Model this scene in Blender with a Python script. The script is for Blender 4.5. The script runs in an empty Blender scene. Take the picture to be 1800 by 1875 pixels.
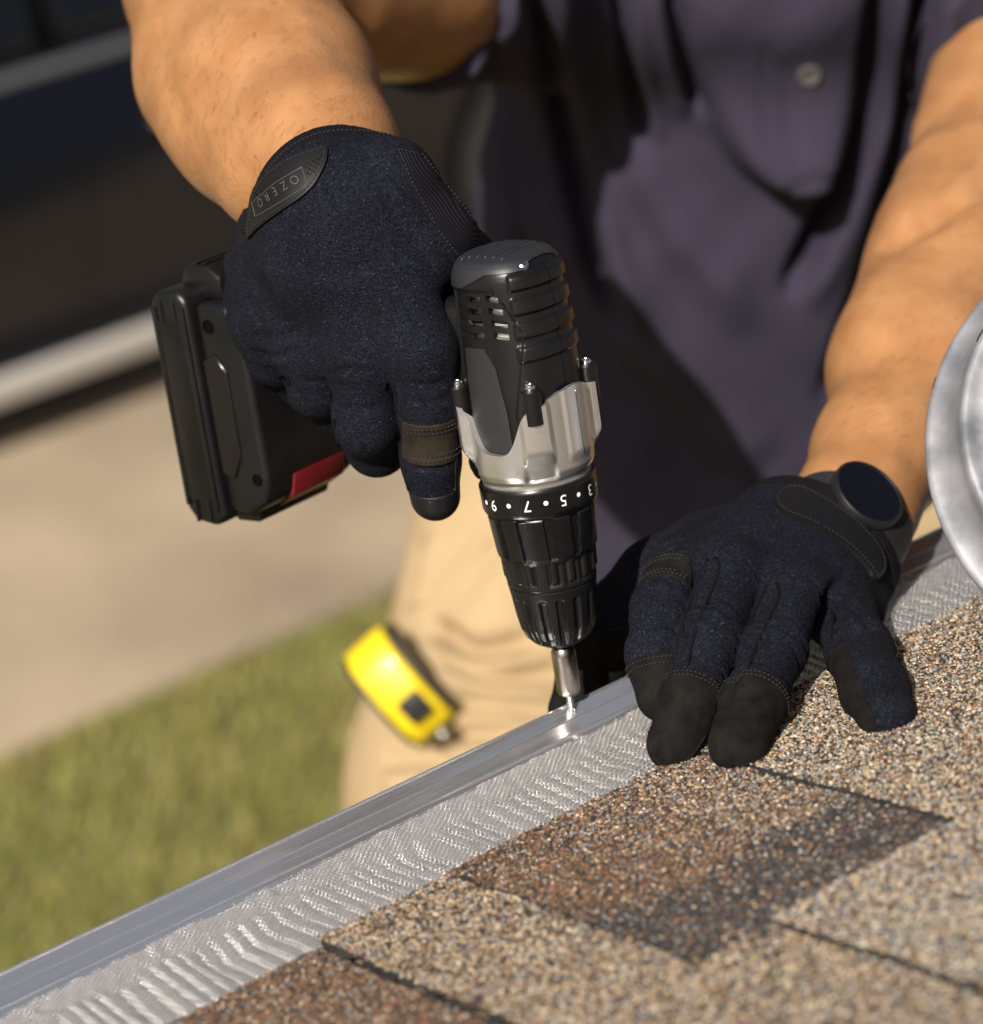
import bpy, bmesh, math, random
import numpy as np
from mathutils import Vector, Matrix
from mathutils.bvhtree import BVHTree

# ------------------------------------------------------------------ camera, sky, sun
scn = bpy.context.scene
COL = scn.collection
FPX = 5385.0                       # focal length in pixels of an 1800 px wide frame
PITCH = math.radians(35.0)
HEAD = math.radians(53.4)
EAVE = 2.7                         # height of the gutter lip above the ground
RT = np.array([math.sin(HEAD), -math.cos(HEAD), 0.0])
HH = np.array([math.cos(HEAD), math.sin(HEAD), 0.0])
FW = HH * math.cos(PITCH) + np.array([0, 0, -math.sin(PITCH)])
UP = HH * math.sin(PITCH) + np.array([0, 0, math.cos(PITCH)])
SCREW = np.array([0.0, 0.0, EAVE])


def ray(x, y):
    return (x - 900) / FPX * RT - (y - 937.5) / FPX * UP + FW


CAM = SCREW - 1.4 * ray(1047, 1300)


def at(x, y, d):
    """point of the place seen in direction (x, y), d metres in front of the lens"""
    return CAM + d * ray(x, y)


def proj(p):
    q = np.asarray(p, float) - CAM
    z = q @ FW
    return 900 + FPX * (q @ RT) / z, 937.5 - FPX * (q @ UP) / z, z


def on_plane(x, y, n, p0):
    v = ray(x, y)
    return CAM + ((np.asarray(p0) - CAM) @ n) / (v @ n) * v


cd = bpy.data.cameras.new('camera')
cam = bpy.data.objects.new('camera', cd)
COL.objects.link(cam)
M = Matrix.Identity(4)
for i, v in enumerate((RT, UP, -FW)):
    for j in range(3):
        M[j][i] = v[j]
for j in range(3):
    M[j][3] = CAM[j]
cam.matrix_world = M
cd.sensor_fit = 'HORIZONTAL'
cd.sensor_width = 36.0
cd.lens = FPX / 1800 * 36.0
cd.clip_start = 0.05
cd.clip_end = 500
cd.dof.use_dof = True
cd.dof.focus_distance = 1.335
cd.dof.aperture_fstop = 6.4
cd.dof.aperture_blades = 0
scn.camera = cam

SUN_AZ = math.radians(25.0)        # direction the light travels, measured from +X
SUN_EL = math.radians(46.0)
wd = bpy.data.worlds.new('World')
scn.world = wd
wd.use_nodes = True
nt = wd.node_tree
bg = nt.nodes['Background']
sk = nt.nodes.new('ShaderNodeTexSky')
sk.sky_type = 'NISHITA'
sk.sun_disc = False
sk.sun_elevation = SUN_EL
sk.sun_rotation = math.radians(90) - (SUN_AZ + math.pi)
sk.air_density = 0.9
sk.dust_density = 7.0
nt.links.new(sk.outputs[0], bg.inputs[0])
bg.inputs[1].default_value = 0.05
sd = bpy.data.lights.new('sun', 'SUN')
sd.energy = 5.0
sd.angle = math.radians(0.5)
sd.color = (1.0, 0.935, 0.845)
sun = bpy.data.objects.new('sun', sd)
COL.objects.link(sun)
SUNDIR = Vector((math.cos(SUN_AZ) * math.cos(SUN_EL), math.sin(SUN_AZ) * math.cos(SUN_EL), -math.sin(SUN_EL)))
sun.rotation_euler = SUNDIR.to_track_quat('-Z', 'Y').to_euler()
sun.location = (-3, -2, 8)
vs = scn.view_settings
vs.view_transform = 'Standard'
vs.look = 'None'
vs.exposure = 0.42
vs.gamma = 1.0
vs.use_curve_mapping = False
scn.cycles.use_denoising = True
scn.cycles.max_bounces = 6
scn.cycles.transparent_max_bounces = 8
scn.cycles.caustics_reflective = False
scn.cycles.caustics_refractive = False

rng = np.random.default_rng(7)
random.seed(7)


# ------------------------------------------------------------------ materials
def mat(name, base, rough=0.6, metal=0.0, var=0.0, vscale=20.0, bump=0.0, bscale=200.0, bdist=0.001,
        col2=None, spec=0.5, stretch=None, sheen=0.0, sss=0.0, coat=0.0, detail=4.0, coords='Object', rvar=0.0):
    m = bpy.data.materials.new(name)
    m.use_nodes = True
    n, L = m.node_tree.nodes, m.node_tree.links
    b = n['Principled BSDF']
    b.inputs['Roughness'].default_value = rough
    b.inputs['Metallic'].default_value = metal
    b.inputs['Specular IOR Level'].default_value = spec
    b.inputs['Base Color'].default_value = (*base, 1)
    if sheen:
        b.inputs['Sheen Weight'].default_value = sheen
        b.inputs['Sheen Roughness'].default_value = 0.4
    if coat:
        b.inputs['Coat Weight'].default_value = coat
        b.inputs['Coat Roughness'].default_value = 0.08
    if sss:
        b.inputs['Subsurface Weight'].default_value = sss
        b.inputs['Subsurface Radius'].default_value = (0.008, 0.003, 0.0015)
        b.inputs['Subsurface Scale'].default_value = 1.0
    tc = n.new('ShaderNodeTexCoord')
    src = tc.outputs[coords]
    if stretch:
        mp = n.new('ShaderNodeMapping')
        mp.inputs['Scale'].default_value = stretch
        L.new(src, mp.inputs[0])
        src = mp.outputs[0]
    if var or col2:
        t = n.new('ShaderNodeTexNoise')
        t.inputs['Scale'].default_value = vscale
        t.inputs['Detail'].default_value = detail
        L.new(src, t.inputs['Vector'])
        r = n.new('ShaderNodeValToRGB')
        r.color_ramp.elements[0].position = 0.32
        r.color_ramp.elements[1].position = 0.68
        c2 = col2 or tuple(c * (1 + var) for c in base)
        c1 = base if col2 else tuple(c * (1 - var) for c in base)
        r.color_ramp.elements[0].color = (*c1, 1)
        r.color_ramp.elements[1].color = (*c2, 1)
        L.new(t.outputs[0], r.inputs[0])
        L.new(r.outputs[0], b.inputs['Base Color'])
        if rvar:
            mr = n.new('ShaderNodeMapRange')
            mr.inputs['From Min'].default_value = 0.3
            mr.inputs['From Max'].default_value = 0.7
            mr.inputs['To Min'].default_value = rough - rvar
            mr.inputs['To Max'].default_value = rough + rvar
            L.new(t.outputs[0], mr.inputs[0])
            L.new(mr.outputs[0], b.inputs['Roughness'])
    if bump:
        t2 = n.new('ShaderNodeTexNoise')
        t2.inputs['Scale'].default_value = bscale
        t2.inputs['Detail'].default_value = 3
        L.new(src, t2.inputs['Vector'])
        bp = n.new('ShaderNodeBump')
        bp.inputs['Strength'].default_value = bump
        bp.inputs['Distance'].default_value = bdist
        L.new(t2.outputs[0], bp.inputs['Height'])
        L.new(bp.outputs[0], b.inputs['Normal'])
    return m


def knit(name, c_dark, c_light, scale=900.0, spark=0.35, bump=0.6, sheen=0.25):
    """short-pile knit: cells of fibre, specks of lint, fine relief"""
    m = mat(name, c_dark, 0.85, sheen=sheen, spec=0.12)
    n, L = m.node_tree.nodes, m.node_tree.links
    b = n['Principled BSDF']
    tc = n['Texture Coordinate']
    v = n.new('ShaderNodeTexVoronoi')
    v.inputs['Scale'].default_value = scale
    L.new(tc.outputs['Object'], v.inputs['Vector'])
    nz = n.new('ShaderNodeTexNoise')
    nz.inputs['Scale'].default_value = 45
    nz.inputs['Detail'].default_value = 5
    L.new(tc.outputs['Object'], nz.inputs['Vector'])
    sp = n.new('ShaderNodeSeparateColor')
    L.new(v.outputs['Color'], sp.inputs[0])
    r = n.new('ShaderNodeValToRGB')
    e = r.color_ramp.elements
    e[0].position, e[0].color = 0.0, (*c_dark, 1)
    e[1].position, e[1].color = 1.0, (*[min(1, c * 2.2 + 0.014) for c in c_light], 1)
    k = e.new(0.72); k.color = (*c_light, 1)
    k = e.new(1 - 0.06 * spark); k.color = (*[c * 1.35 for c in c_light], 1)
    L.new(sp.outputs[0], r.inputs[0])
    mx = n.new('ShaderNodeMix'); mx.data_type = 'RGBA'; mx.blend_type = 'MULTIPLY'
    mx.inputs['Factor'].default_value = 0.6
    r2 = n.new('ShaderNodeValToRGB')
    r2.color_ramp.elements[0].position = 0.3; r2.color_ramp.elements[0].color = (0.6, 0.6, 0.6, 1)
    r2.color_ramp.elements[1].position = 0.7; r2.color_ramp.elements[1].color = (1.25, 1.25, 1.25, 1)
    L.new(nz.outputs[0], r2.inputs[0])
    L.new(r.outputs[0], mx.inputs['A']); L.new(r2.outputs[0], mx.inputs['B'])
    L.new(mx.outputs['Result'], b.inputs['Base Color'])
    bp = n.new('ShaderNodeBump')
    bp.inputs['Strength'].default_value = bump
    bp.inputs['Distance'].default_value = 0.0006
    L.new(v.outputs['Distance'], bp.inputs['Height'])
    L.new(bp.outputs[0], b.inputs['Normal'])
    return m


# ------------------------------------------------------------------ mesh helpers
def link(name, data, parent=None, label=None, cat=None, group=None, kind=None):
    o = bpy.data.objects.new(name, data)
    COL.objects.link(o)
    if parent is not None:
        o.parent = parent
    for k, v in (('label', label), ('category', cat), ('group', group), ('kind', kind)):
        if v:
            o[k] = v
    return o


def mesh(name, V, faces, m=None, smooth=True):
    """faces: list of index arrays (tri or quad blocks) or list of tuples"""
    V = np.asarray(V, np.float32)
    me = bpy.data.meshes.new(name)
    if isinstance(faces, np.ndarray):
        faces = [faces]
    if len(faces) and isinstance(faces[0], np.ndarray):
        loops = np.concatenate([f.ravel() for f in faces]).astype(np.int32)
        cnt = np.concatenate([np.full(len(f), f.shape[1], np.int32) for f in faces])
        start = np.concatenate([[0], np.cumsum(cnt)[:-1]]).astype(np.int32)
        me.vertices.add(len(V)); me.vertices.foreach_set('co', V.ravel())
        me.loops.add(len(loops)); me.loops.foreach_set('vertex_index', loops)
        me.polygons.add(len(cnt)); me.polygons.foreach_set('loop_start', start)
        me.update(calc_edges=True)
        me.validate()
    else:
        me.from_pydata([tuple(v) for v in V], [], [tuple(int(i) for i in f) for f in faces])
    if smooth:
        me.polygons.foreach_set('use_smooth', np.ones(len(me.polygons), bool))
    me.update()
    if m:
        me.materials.append(m)
    return me


def part(name, V, F, m, parent=None, smooth=True, sharp=None, **kw):
    me = mesh(name, V, F, m, smooth)
    if sharp:
        me.set_sharp_from_angle(angle=math.radians(sharp))
    return link(name, me, parent, **kw)


def empty(name, loc=(0, 0, 0), **kw):
    o = link(name, None, **kw)
    o.location = loc
    return o


def grid_faces(nu, nv, close_u=False):
    iu = np.arange(nu if close_u else nu - 1)
    iv = np.arange(nv - 1)
    a, b = np.meshgrid(iu, iv, indexing='ij')
    a2 = (a + 1) % nu
    return np.stack([a * nv + b, a2 * nv + b, a2 * nv + b + 1, a * nv + b + 1], -1).reshape(-1, 4)


def box_bm(size, bevel=0.0, seg=2):
    bm = bmesh.new()
    bmesh.ops.create_cube(bm, size=1.0)
    for v in bm.verts:
        v.co = Vector((v.co.x * size[0], v.co.y * size[1], v.co.z * size[2]))
    if bevel:
        bmesh.ops.bevel(bm, geom=list(bm.edges), offset=bevel, segments=seg, profile=0.5, affect='EDGES')
    return bm


def from_bm(name, bm, m, parent=None, mtx=None, sharp=35, **kw):
    if mtx is not None:
        bm.transform(mtx)
    bmesh.ops.recalc_face_normals(bm, faces=list(bm.faces))
    me = bpy.data.meshes.new(name)
    bm.to_mesh(me); bm.free()
    me.polygons.foreach_set('use_smooth', np.ones(len(me.polygons), bool))
    me.set_sharp_from_angle(angle=math.radians(sharp))
    me.materials.append(m)
    return link(name, me, parent, **kw)


def frame(o, x, y, z):
    m = Matrix.Identity(4)
    for i, v in enumerate((x, y, z)):
        for j in range(3):
            m[j][i] = v[j]
    for j in range(3):
        m[j][3] = o[j]
    return m


def prism(pts, y0, y1, bevel=0.0, seg=2):
    """outline in (x, z), extruded along y"""
    bm = bmesh.new()
    a = [bm.verts.new((p[0], y0, p[1])) for p in pts]
    b = [bm.verts.new((p[0], y1, p[1])) for p in pts]
    bm.faces.new(a); bm.faces.new(b[::-1])
    k = len(pts)
    for i in range(k):
        bm.faces.new((a[i], b[i], b[(i + 1) % k], a[(i + 1) % k]))
    bmesh.ops.recalc_face_normals(bm, faces=list(bm.faces))
    if bevel:
        bmesh.ops.bevel(bm, geom=list(bm.edges), offset=bevel, segments=seg, profile=0.5, affect='EDGES', clamp_overlap=True)
    return bm


def lathe(prof, n=48):
    """prof: (r, z) from bottom to top; closed at ends when r == 0"""
    th = np.linspace(0, 2 * math.pi, n, endpoint=False)
    P_ = np.array(prof, float)
    V = np.stack([np.outer(np.cos(th), P_[:, 0]), np.outer(np.sin(th), P_[:, 0]),
                  np.tile(P_[:, 1], (n, 1))], -1).reshape(-1, 3)
    return V, grid_faces(n, len(P_), True)


def tube(path, rad, n=8, closed=False):
    path = np.asarray(path, float)
    k = len(path)
    rad = np.broadcast_to(rad, (k,))
    T = np.gradient(path, axis=0)
    if closed:
        T = np.roll(path, -1, 0) - np.roll(path, 1, 0)
    T /= np.linalg.norm(T, axis=1)[:, None] + 1e-12
    ref = np.array([0.3, 0.2, 1.0]) if abs(T[0][2]) < 0.9 else np.array([1.0, 0, 0])
    N = np.zeros_like(T)
    v = ref
    for i in range(k):
        v = v - T[i] * (v @ T[i]); v /= np.linalg.norm(v)
        N[i] = v
    B = np.cross(T, N)
    th = np.linspace(0, 2 * math.pi, n, endpoint=False)
    V = (path[:, None] + rad[:, None, None] * (np.cos(th)[None, :, None] * N[:, None] + np.sin(th)[None, :, None] * B[:, None]))
    V = V.transpose(1, 0, 2).reshape(-1, 3)
    Fq = grid_faces(n, k, True)
    if closed:
        i = np.arange(n); i2 = (i + 1) % n
        Fq = np.concatenate([Fq, np.stack([i * k + k - 1, i2 * k + k - 1, i2 * k, i * k], -1)])
        return V, [Fq]
    caps = np.array([[*(np.arange(n) * k)[::-1]], [*(np.arange(n) * k + k - 1)]])
    return V, [Fq, caps]


def sst(e0, e1, x):
    t = np.clip((x - e0) / (e1 - e0), 0, 1)
    return t * t * (3 - 2 * t)


def spline(pts, n):
    """Catmull-Rom through pts"""
    p = np.asarray(pts, float)
    p = np.concatenate([[2 * p[0] - p[1]], p, [2 * p[-1] - p[-2]]])
    out = []
    for i in range(1, len(p) - 2):
        t = np.linspace(0, 1, n, endpoint=False)[:, None]
        a, b, c, d = p[i - 1], p[i], p[i + 1], p[i + 2]
        out.append(0.5 * (2 * b + (c - a) * t + (2 * a - 5 * b + 4 * c - d) * t ** 2 + (3 * b - a - 3 * c + d) * t ** 3))
    out.append(p[-2][None])
    return np.concatenate(out)


# ---- soft solids: blended capsules on a grid, polygonised with surface nets
class Field:
    def __init__(self, lo, hi, h):
        self.lo = np.asarray(lo, float); self.h = h
        self.n = np.ceil((np.asarray(hi) - self.lo) / h).astype(int) + 1
        self.F = np.full(self.n, 0.2, np.float32)

    def sub(self, a, b, pad):
        i0 = np.clip(np.floor((np.minimum(a, b) - pad - self.lo) / self.h).astype(int), 0, self.n)
        i1 = np.clip(np.ceil((np.maximum(a, b) + pad - self.lo) / self.h).astype(int) + 1, 0, self.n)
        sl = tuple(slice(int(x), int(y)) for x, y in zip(i0, i1))
        ax = [(self.lo[k] + np.arange(i0[k], i1[k]) * self.h).astype(np.float32) for k in range(3)]
        return sl, ax

    @staticmethod
    def smin(a, b, k):
        if k <= 0:
            return np.minimum(a, b)
        hh = np.maximum(k - np.abs(a - b), 0) / k
        return np.minimum(a, b) - hh * hh * k * 0.25

    def cone(self, a, b, ra, rb, k=0.004, flat=None, ratio=1.0, cut=False):
        a = np.asarray(a, float); b = np.asarray(b, float)
        pad = max(ra, rb) * max(1.0, ratio) + k + 3 * self.h
        sl, ax = self.sub(a, b, pad)
        if min(len(x) for x in ax) == 0:
            return
        X = ax[0][:, None, None] - np.float32(a[0]); Y = ax[1][None, :, None] - np.float32(a[1]); Z = ax[2][None, None, :] - np.float32(a[2])
        ba = (b - a).astype(np.float32); L2 = float(ba @ ba) + 1e-12
        t = np.clip((X * ba[0] + Y * ba[1] + Z * ba[2]) / L2, 0, 1)
        qx = X - t * ba[0]; qy = Y - t * ba[1]; qz = Z - t * ba[2]
        d2 = qx * qx + qy * qy + qz * qz
        if flat is not None:
            f = np.asarray(flat, np.float32); f = f / np.linalg.norm(f)
            qn = qx * f[0] + qy * f[1] + qz * f[2]
            d2 = d2 + qn * qn * (1 / ratio ** 2 - 1)
        d = np.sqrt(np.maximum(d2, 0)) - (ra + (rb - ra) * t)
        if cut:
            self.F[sl] = -self.smin(-self.F[sl], d, k)
        else:
            self.F[sl] = self.smin(self.F[sl], d, k)

    def chain(self, pts, k=0.004, **kw):
        for p, q in zip(pts[:-1], pts[1:]):
            self.cone(p[0], q[0], p[1], q[1], k, **kw)

    def join(self, other, k):
        self.F = self.smin(self.F, other.F, k)

    def plane_cut(self, p, n, k=0.002):
        n = np.asarray(n, np.float32); n = n / np.linalg.norm(n)
        ax = [(self.lo[i] + np.arange(self.n[i]) * self.h - p[i]).astype(np.float32) for i in range(3)]
        d = ax[0][:, None, None] * n[0] + ax[1][None, :, None] * n[1] + ax[2][None, None, :] * n[2]
        self.F = -self.smin(-self.F, -d, k)

    def twin(self):
        o = Field.__new__(Field); o.lo, o.h, o.n = self.lo, self.h, self.n
        o.F = np.full(self.n, 0.2, np.float32)
        return o

    def mesh(self, smooth=2):
        F = self.F
        F[0], F[-1], F[:, 0], F[:, -1], F[:, :, 0], F[:, :, -1] = (0.2,) * 6
        s = F < 0
        n = F.shape
        c = np.zeros((n[0] - 1, n[1] - 1, n[2] - 1), np.uint8)
        for dx in (0, 1):
            for dy in (0, 1):
                for dz in (0, 1):
                    c += s[dx:n[0] - 1 + dx, dy:n[1] - 1 + dy, dz:n[2] - 1 + dz]
        act = (c > 0) & (c < 8)
        idx = np.argwhere(act)
        vid = np.full(act.shape, -1, np.int64)
        vid[act] = np.arange(len(idx))
        cor = np.array([[i, j, k] for i in (0, 1) for j in (0, 1) for k in (0, 1)])
        val = np.stack([F[idx[:, 0] + q[0], idx[:, 1] + q[1], idx[:, 2] + q[2]] for q in cor], 1)
        acc = np.zeros((len(idx), 3)); num = np.zeros(len(idx))
        for i in range(8):
            for j in range(i + 1, 8):
                if np.abs(cor[i] - cor[j]).sum() == 1:
                    a, b = val[:, i], val[:, j]
                    m_ = (a < 0) != (b < 0)
                    t = np.where(m_, a / np.where(m_, a - b, 1), 0)
                    acc += np.where(m_[:, None], cor[i] + t[:, None] * (cor[j] - cor[i]), 0)
                    num += m_
        V = self.lo + (idx + acc / num[:, None]) * self.h
        Q = []
        for axis in range(3):
            o = [k for k in range(3) if k != axis]
            sa = [slice(None)] * 3; sb = [slice(None)] * 3
            sa[axis] = slice(0, -1); sb[axis] = slice(1, None)
            A, B = s[tuple(sa)], s[tuple(sb)]
            e = np.argwhere(A != B)
            e = e[(e[:, o[0]] > 0) & (e[:, o[1]] > 0)]
            fl = A[e[:, 0], e[:, 1], e[:, 2]]
            q = []
            for d0, d1 in ((0, 0), (1, 0), (1, 1), (0, 1)):
                p = e.copy(); p[:, o[0]] -= d0; p[:, o[1]] -= d1
                q.append(vid[p[:, 0], p[:, 1], p[:, 2]])
            q = np.stack(q, 1)
            flip = fl if axis != 1 else ~fl
            q = np.where(flip[:, None], q[:, ::-1], q)
            Q.append(q)
        Q = np.concatenate(Q)
        Q = Q[:, ::-1]
        for _ in range(smooth):
            V = lap(V, Q, 0.5); V = lap(V, Q, -0.52)
        return V, Q


def lap(V, Q, w):
    acc = np.zeros_like(V); cnt = np.zeros(len(V))
    k = Q.shape[1]
    for i in range(k):
        a, b = Q[:, i], Q[:, (i + 1) % k]
        for c in range(3):
            acc[:, c] += np.bincount(a, V[b, c], len(V)) + np.bincount(b, V[a, c], len(V))
        cnt += np.bincount(a, None, len(V)) + np.bincount(b, None, len(V))
    return V + w * (acc / np.maximum(cnt, 1)[:, None] - V)


def vnormals(V, Q):
    a = V[Q[:, 2]] - V[Q[:, 0]]
    b = V[Q[:, 3 if Q.shape[1] == 4 else 1]] - V[Q[:, 1 if Q.shape[1] == 4 else 0]]
    fn = np.cross(a, b) if Q.shape[1] == 4 else np.cross(V[Q[:, 1]] - V[Q[:, 0]], V[Q[:, 2]] - V[Q[:, 0]])
    N = np.zeros_like(V)
    for i in range(Q.shape[1]):
        for c in range(3):
            N[:, c] += np.bincount(Q[:, i], fn[:, c], len(V))
    return N / (np.linalg.norm(N, axis=1)[:, None] + 1e-12)


def tris(Q):
    return Q if Q.shape[1] == 3 else np.concatenate([Q[:, [0, 1, 2]], Q[:, [0, 2, 3]]])


def clip(V, T, f):
    """keep the part of a triangle mesh where f > 0, cutting triangles along f = 0"""
    f = np.where(np.abs(f) < 1e-9, 1e-9, f)
    pos = f > 0
    c = pos[T].sum(1)
    keep = [T[c == 3]]
    cut, newv = {}, []

    def ev(i, j):
        key = (i, j) if i < j else (j, i)
        if key not in cut:
            t = f[i] / (f[i] - f[j])
            cut[key] = len(V) + len(newv)
            newv.append(V[i] + t * (V[j] - V[i]))
        return cut[key]
    out = []
    for t in T[(c == 1) | (c == 2)]:
        poly = []
        for k in range(3):
            i, j = int(t[k]), int(t[(k + 1) % 3])
            if pos[i]:
                poly.append(i)
            if pos[i] != pos[j]:
                poly.append(ev(i, j))
        for k in range(1, len(poly) - 1):
            out.append((poly[0], poly[k], poly[k + 1]))
    Tn = np.concatenate(keep + ([np.array(out)] if out else []))
    Vn = np.concatenate([V, np.array(newv)]) if newv else V
    used, inv = np.unique(Tn, return_inverse=True)
    return Vn[used], inv.reshape(-1, 3)


def shell(V, T, off, thick):
    """raise a sheet by off along its normals and give it an edge of depth thick"""
    N = vnormals(V, T)
    A = V + N * off
    B = V + N * (off - thick)
    e = np.concatenate([T[:, [0, 1]], T[:, [1, 2]], T[:, [2, 0]]])
    key = e[:, 0].astype(np.int64) * (len(V) + 1) + e[:, 1]
    rev = e[:, 1].astype(np.int64) * (len(V) + 1) + e[:, 0]
    bd = e[~np.isin(key, rev)]
    n = len(V)
    side = np.stack([bd[:, 0], bd[:, 0] + n, bd[:, 1] + n, bd[:, 1]], 1)[:, ::-1]
    return np.concatenate([A, B]), [T, side[:, ::-1]], bd


def patch(name, V, Q, f, m, parent, off=0.0007, thick=0.0012, **kw):
    a, t = clip(V, tris(Q), f)
    if len(t) == 0:
        return None
    v, F, _ = shell(a, t, off, thick)
    return part(name, v, F, m, parent, **kw)


def seg_dist(p, poly):
    """distance from 2-D points p (n,2) to a polyline, and the parameter along it (0..1)"""
    poly = np.asarray(poly, float)
    best = np.full(len(p), 1e9); par = np.zeros(len(p)); side = np.zeros(len(p))
    L = np.linalg.norm(np.diff(poly, axis=0), axis=1); tot = L.sum(); acc = 0
    for a, b, l in zip(poly[:-1], poly[1:], L):
        ab = b - a
        t = np.clip(((p - a) @ ab) / (l * l), 0, 1)
        q = p - a - t[:, None] * ab
        d = np.linalg.norm(q, axis=1)
        m_ = d < best
        best = np.where(m_, d, best); par = np.where(m_, (acc + t * l) / tot, par)
        side = np.where(m_, np.sign(ab[0] * q[:, 1] - ab[1] * q[:, 0]), side)
        acc += l
    return best, par, side


def proj_n(V):
    q = V - CAM
    z = q @ FW
    return np.stack([900 + FPX * (q @ RT) / z, 937.5 - FPX * (q @ UP) / z], 1)


def poly_in(p, poly):
    """signed distance, positive inside a closed polygon"""
    poly = np.asarray(poly, float)
    d, _, _ = seg_dist(p, np.concatenate([poly, poly[:1]]))
    ins = np.zeros(len(p), bool)
    x, y = p[:, 0], p[:, 1]
    for (x1, y1), (x2, y2) in zip(poly, np.roll(poly, -1, 0)):
        c = ((y1 > y) != (y2 > y)) & (x < (x2 - x1) * (y - y1) / (y2 - y1 + 1e-12) + x1)
        ins ^= c
    return np.where(ins, d, -d)


def text_mesh(s, size, extrude=0.0, spacing=1.0):
    cu = bpy.data.curves.new('t', 'FONT')
    cu.body = s; cu.size = size; cu.align_x = 'CENTER'; cu.align_y = 'CENTER'
    cu.extrude = extrude; cu.resolution_u = 4; cu.space_character = spacing
    o = bpy.data.objects.new('t', cu); COL.objects.link(o)
    dg = bpy.context.evaluated_depsgraph_get()
    me = bpy.data.meshes.new_from_object(o.evaluated_get(dg))
    bm = bmesh.new(); bm.from_mesh(me)
    for _ in range(1):
        bmesh.ops.triangulate(bm, faces=list(bm.faces))
    V = np.array([v.co[:] for v in bm.verts]); T = np.array([[v.index for v in f.verts] for f in bm.faces])
    bm.free()
    bpy.data.objects.remove(o); bpy.data.curves.remove(cu); bpy.data.meshes.remove(me)
    return V, T


# ------------------------------------------------------------------ ground
m_lawn = mat('lawn_soil', (0.10, 0.095, 0.03), 0.95, col2=(0.16, 0.14, 0.05), vscale=3.0, bump=0.5, bscale=60, bdist=0.02)
m_drive = mat('concrete', (0.185, 0.147, 0.102), 0.9, col2=(0.31, 0.247, 0.17), vscale=1.7, bump=0.3, bscale=120, bdist=0.004, detail=8)
m_path = mat('pale_concrete', (0.52, 0.46, 0.36), 0.9, var=0.12, vscale=3.0, bump=0.3, bscale=120, bdist=0.004)


def slab(name, x0, x1, y0, y1, z0, z1, m, parent=None, bevel=0.006, **kw):
    bm = box_bm((x1 - x0, y1 - y0, z1 - z0), bevel)
    return from_bm(name, bm, m, parent, Matrix.Translation(((x0 + x1) / 2, (y0 + y1) / 2, (z0 + z1) / 2)), **kw)


gx = np.array([[-150, -150, -0.0], [150, -150, 0], [150, 150, 0], [-150, 150, 0]])
part('ground', gx, np.array([[0, 1, 2, 3]]), m_lawn, smooth=False, kind='structure')
drv = empty('driveway', (0, 0, 0), kind='structure')
xs = [-14, -9.5, -5, -0.6, 3.75, 8.1, 12.5]
for i in range(6):
    slab('slab', xs[i] + 0.006, xs[i + 1] - 0.006, 3.15, 8.2, -0.1, 0.012, m_drive, drv)
pth = empty('path', (0, 0, 0), kind='structure')
slab('slab', 2.74, 3.75, 1.9, 3.12, -0.1, 0.03, m_path, pth)
slab('slab', 2.74, 3.75, 0.75, 1.885, -0.1, 0.03, m_path, pth)

# grass: blades of three kinds of green and straw
n_b = 42000
bx_ = rng.uniform(-0.9, 2.72, n_b); by_ = rng.uniform(1.3, 3.13, n_b)
clump = np.sin(bx_ * 9 + np.sin(by_ * 7) * 2) * np.sin(by_ * 11 + np.cos(bx_ * 5) * 2)
bh = rng.uniform(0.022, 0.040, n_b) * (1 + 0.25 * clump)
ang = rng.uniform(0, 2 * math.pi, n_b); lean = rng.uniform(0.1, 0.9, n_b) * bh
w = rng.uniform(0.002, 0.004, n_b)
ca, sa = np.cos(ang), np.sin(ang)
base = np.stack([bx_, by_, np.zeros(n_b)], 1)
side = np.stack([-sa * w, ca * w, np.zeros(n_b)], 1)
mid = base + np.stack([ca * lean * 0.35, sa * lean * 0.35, bh * 0.6], 1)
tip = base + np.stack([ca * lean, sa * lean, bh], 1)
V = np.stack([base - side, base + side, mid + side * 0.8, mid - side * 0.8, tip], 1).reshape(-1, 3)
o5 = np.arange(n_b)[:, None] * 5
FQ = [o5 + np.array([0, 1, 2, 3]), o5 + np.array([3, 2, 4])]
m_grass = bpy.data.materials.new('grass_blade')
m_grass.use_nodes = True
nn, LL = m_grass.node_tree.nodes, m_grass.node_tree.links
b = nn['Principled BSDF']; b.inputs['Roughness'].default_value = 0.6
at_ = nn.new('ShaderNodeAttribute'); at_.attribute_name = 'tint'
LL.new(at_.outputs['Color'], b.inputs['Base Color'])


def tint_attr(me, C, k):
    a = me.color_attributes.new('tint', 'FLOAT_COLOR', 'POINT')
    C4 = np.concatenate([C, np.ones((len(C), 1))], 1).astype(np.float32)
    a.data.foreach_set('color', np.repeat(C4, k, 0).ravel())


pal = np.array([[0.175, 0.185, 0.035], [0.235, 0.23, 0.05], [0.31, 0.27, 0.08], [0.40, 0.32, 0.125]])
pick = np.clip((clump * 0.9 + rng.normal(0, 1.0, n_b)) * 0.8 + 1.3, 0, 3.49).astype(int)
gr = part('grass', V, FQ, m_grass, kind='stuff', smooth=False, label='short green and straw lawn grass beside the driveway', cat='grass')
tint_attr(gr.data, pal[pick] * rng.uniform(0.82, 1.18, (n_b, 1)), 5)

# ------------------------------------------------------------------ roof, shingles
RP = math.radians(24.0)
UPS = np.array([0, -math.cos(RP), math.sin(RP)])      # up the slope
RN = np.array([0, math.sin(RP), math.cos(RP)])        # roof normal
R0 = np.array([0, -0.019, EAVE - 0.001])              # where the guard leaves the lip
XA = np.array([1.0, 0, 0])


def roof_pt(x, v, n=0.0):
    return R0 + x * XA + v * UPS + n * RN


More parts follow.
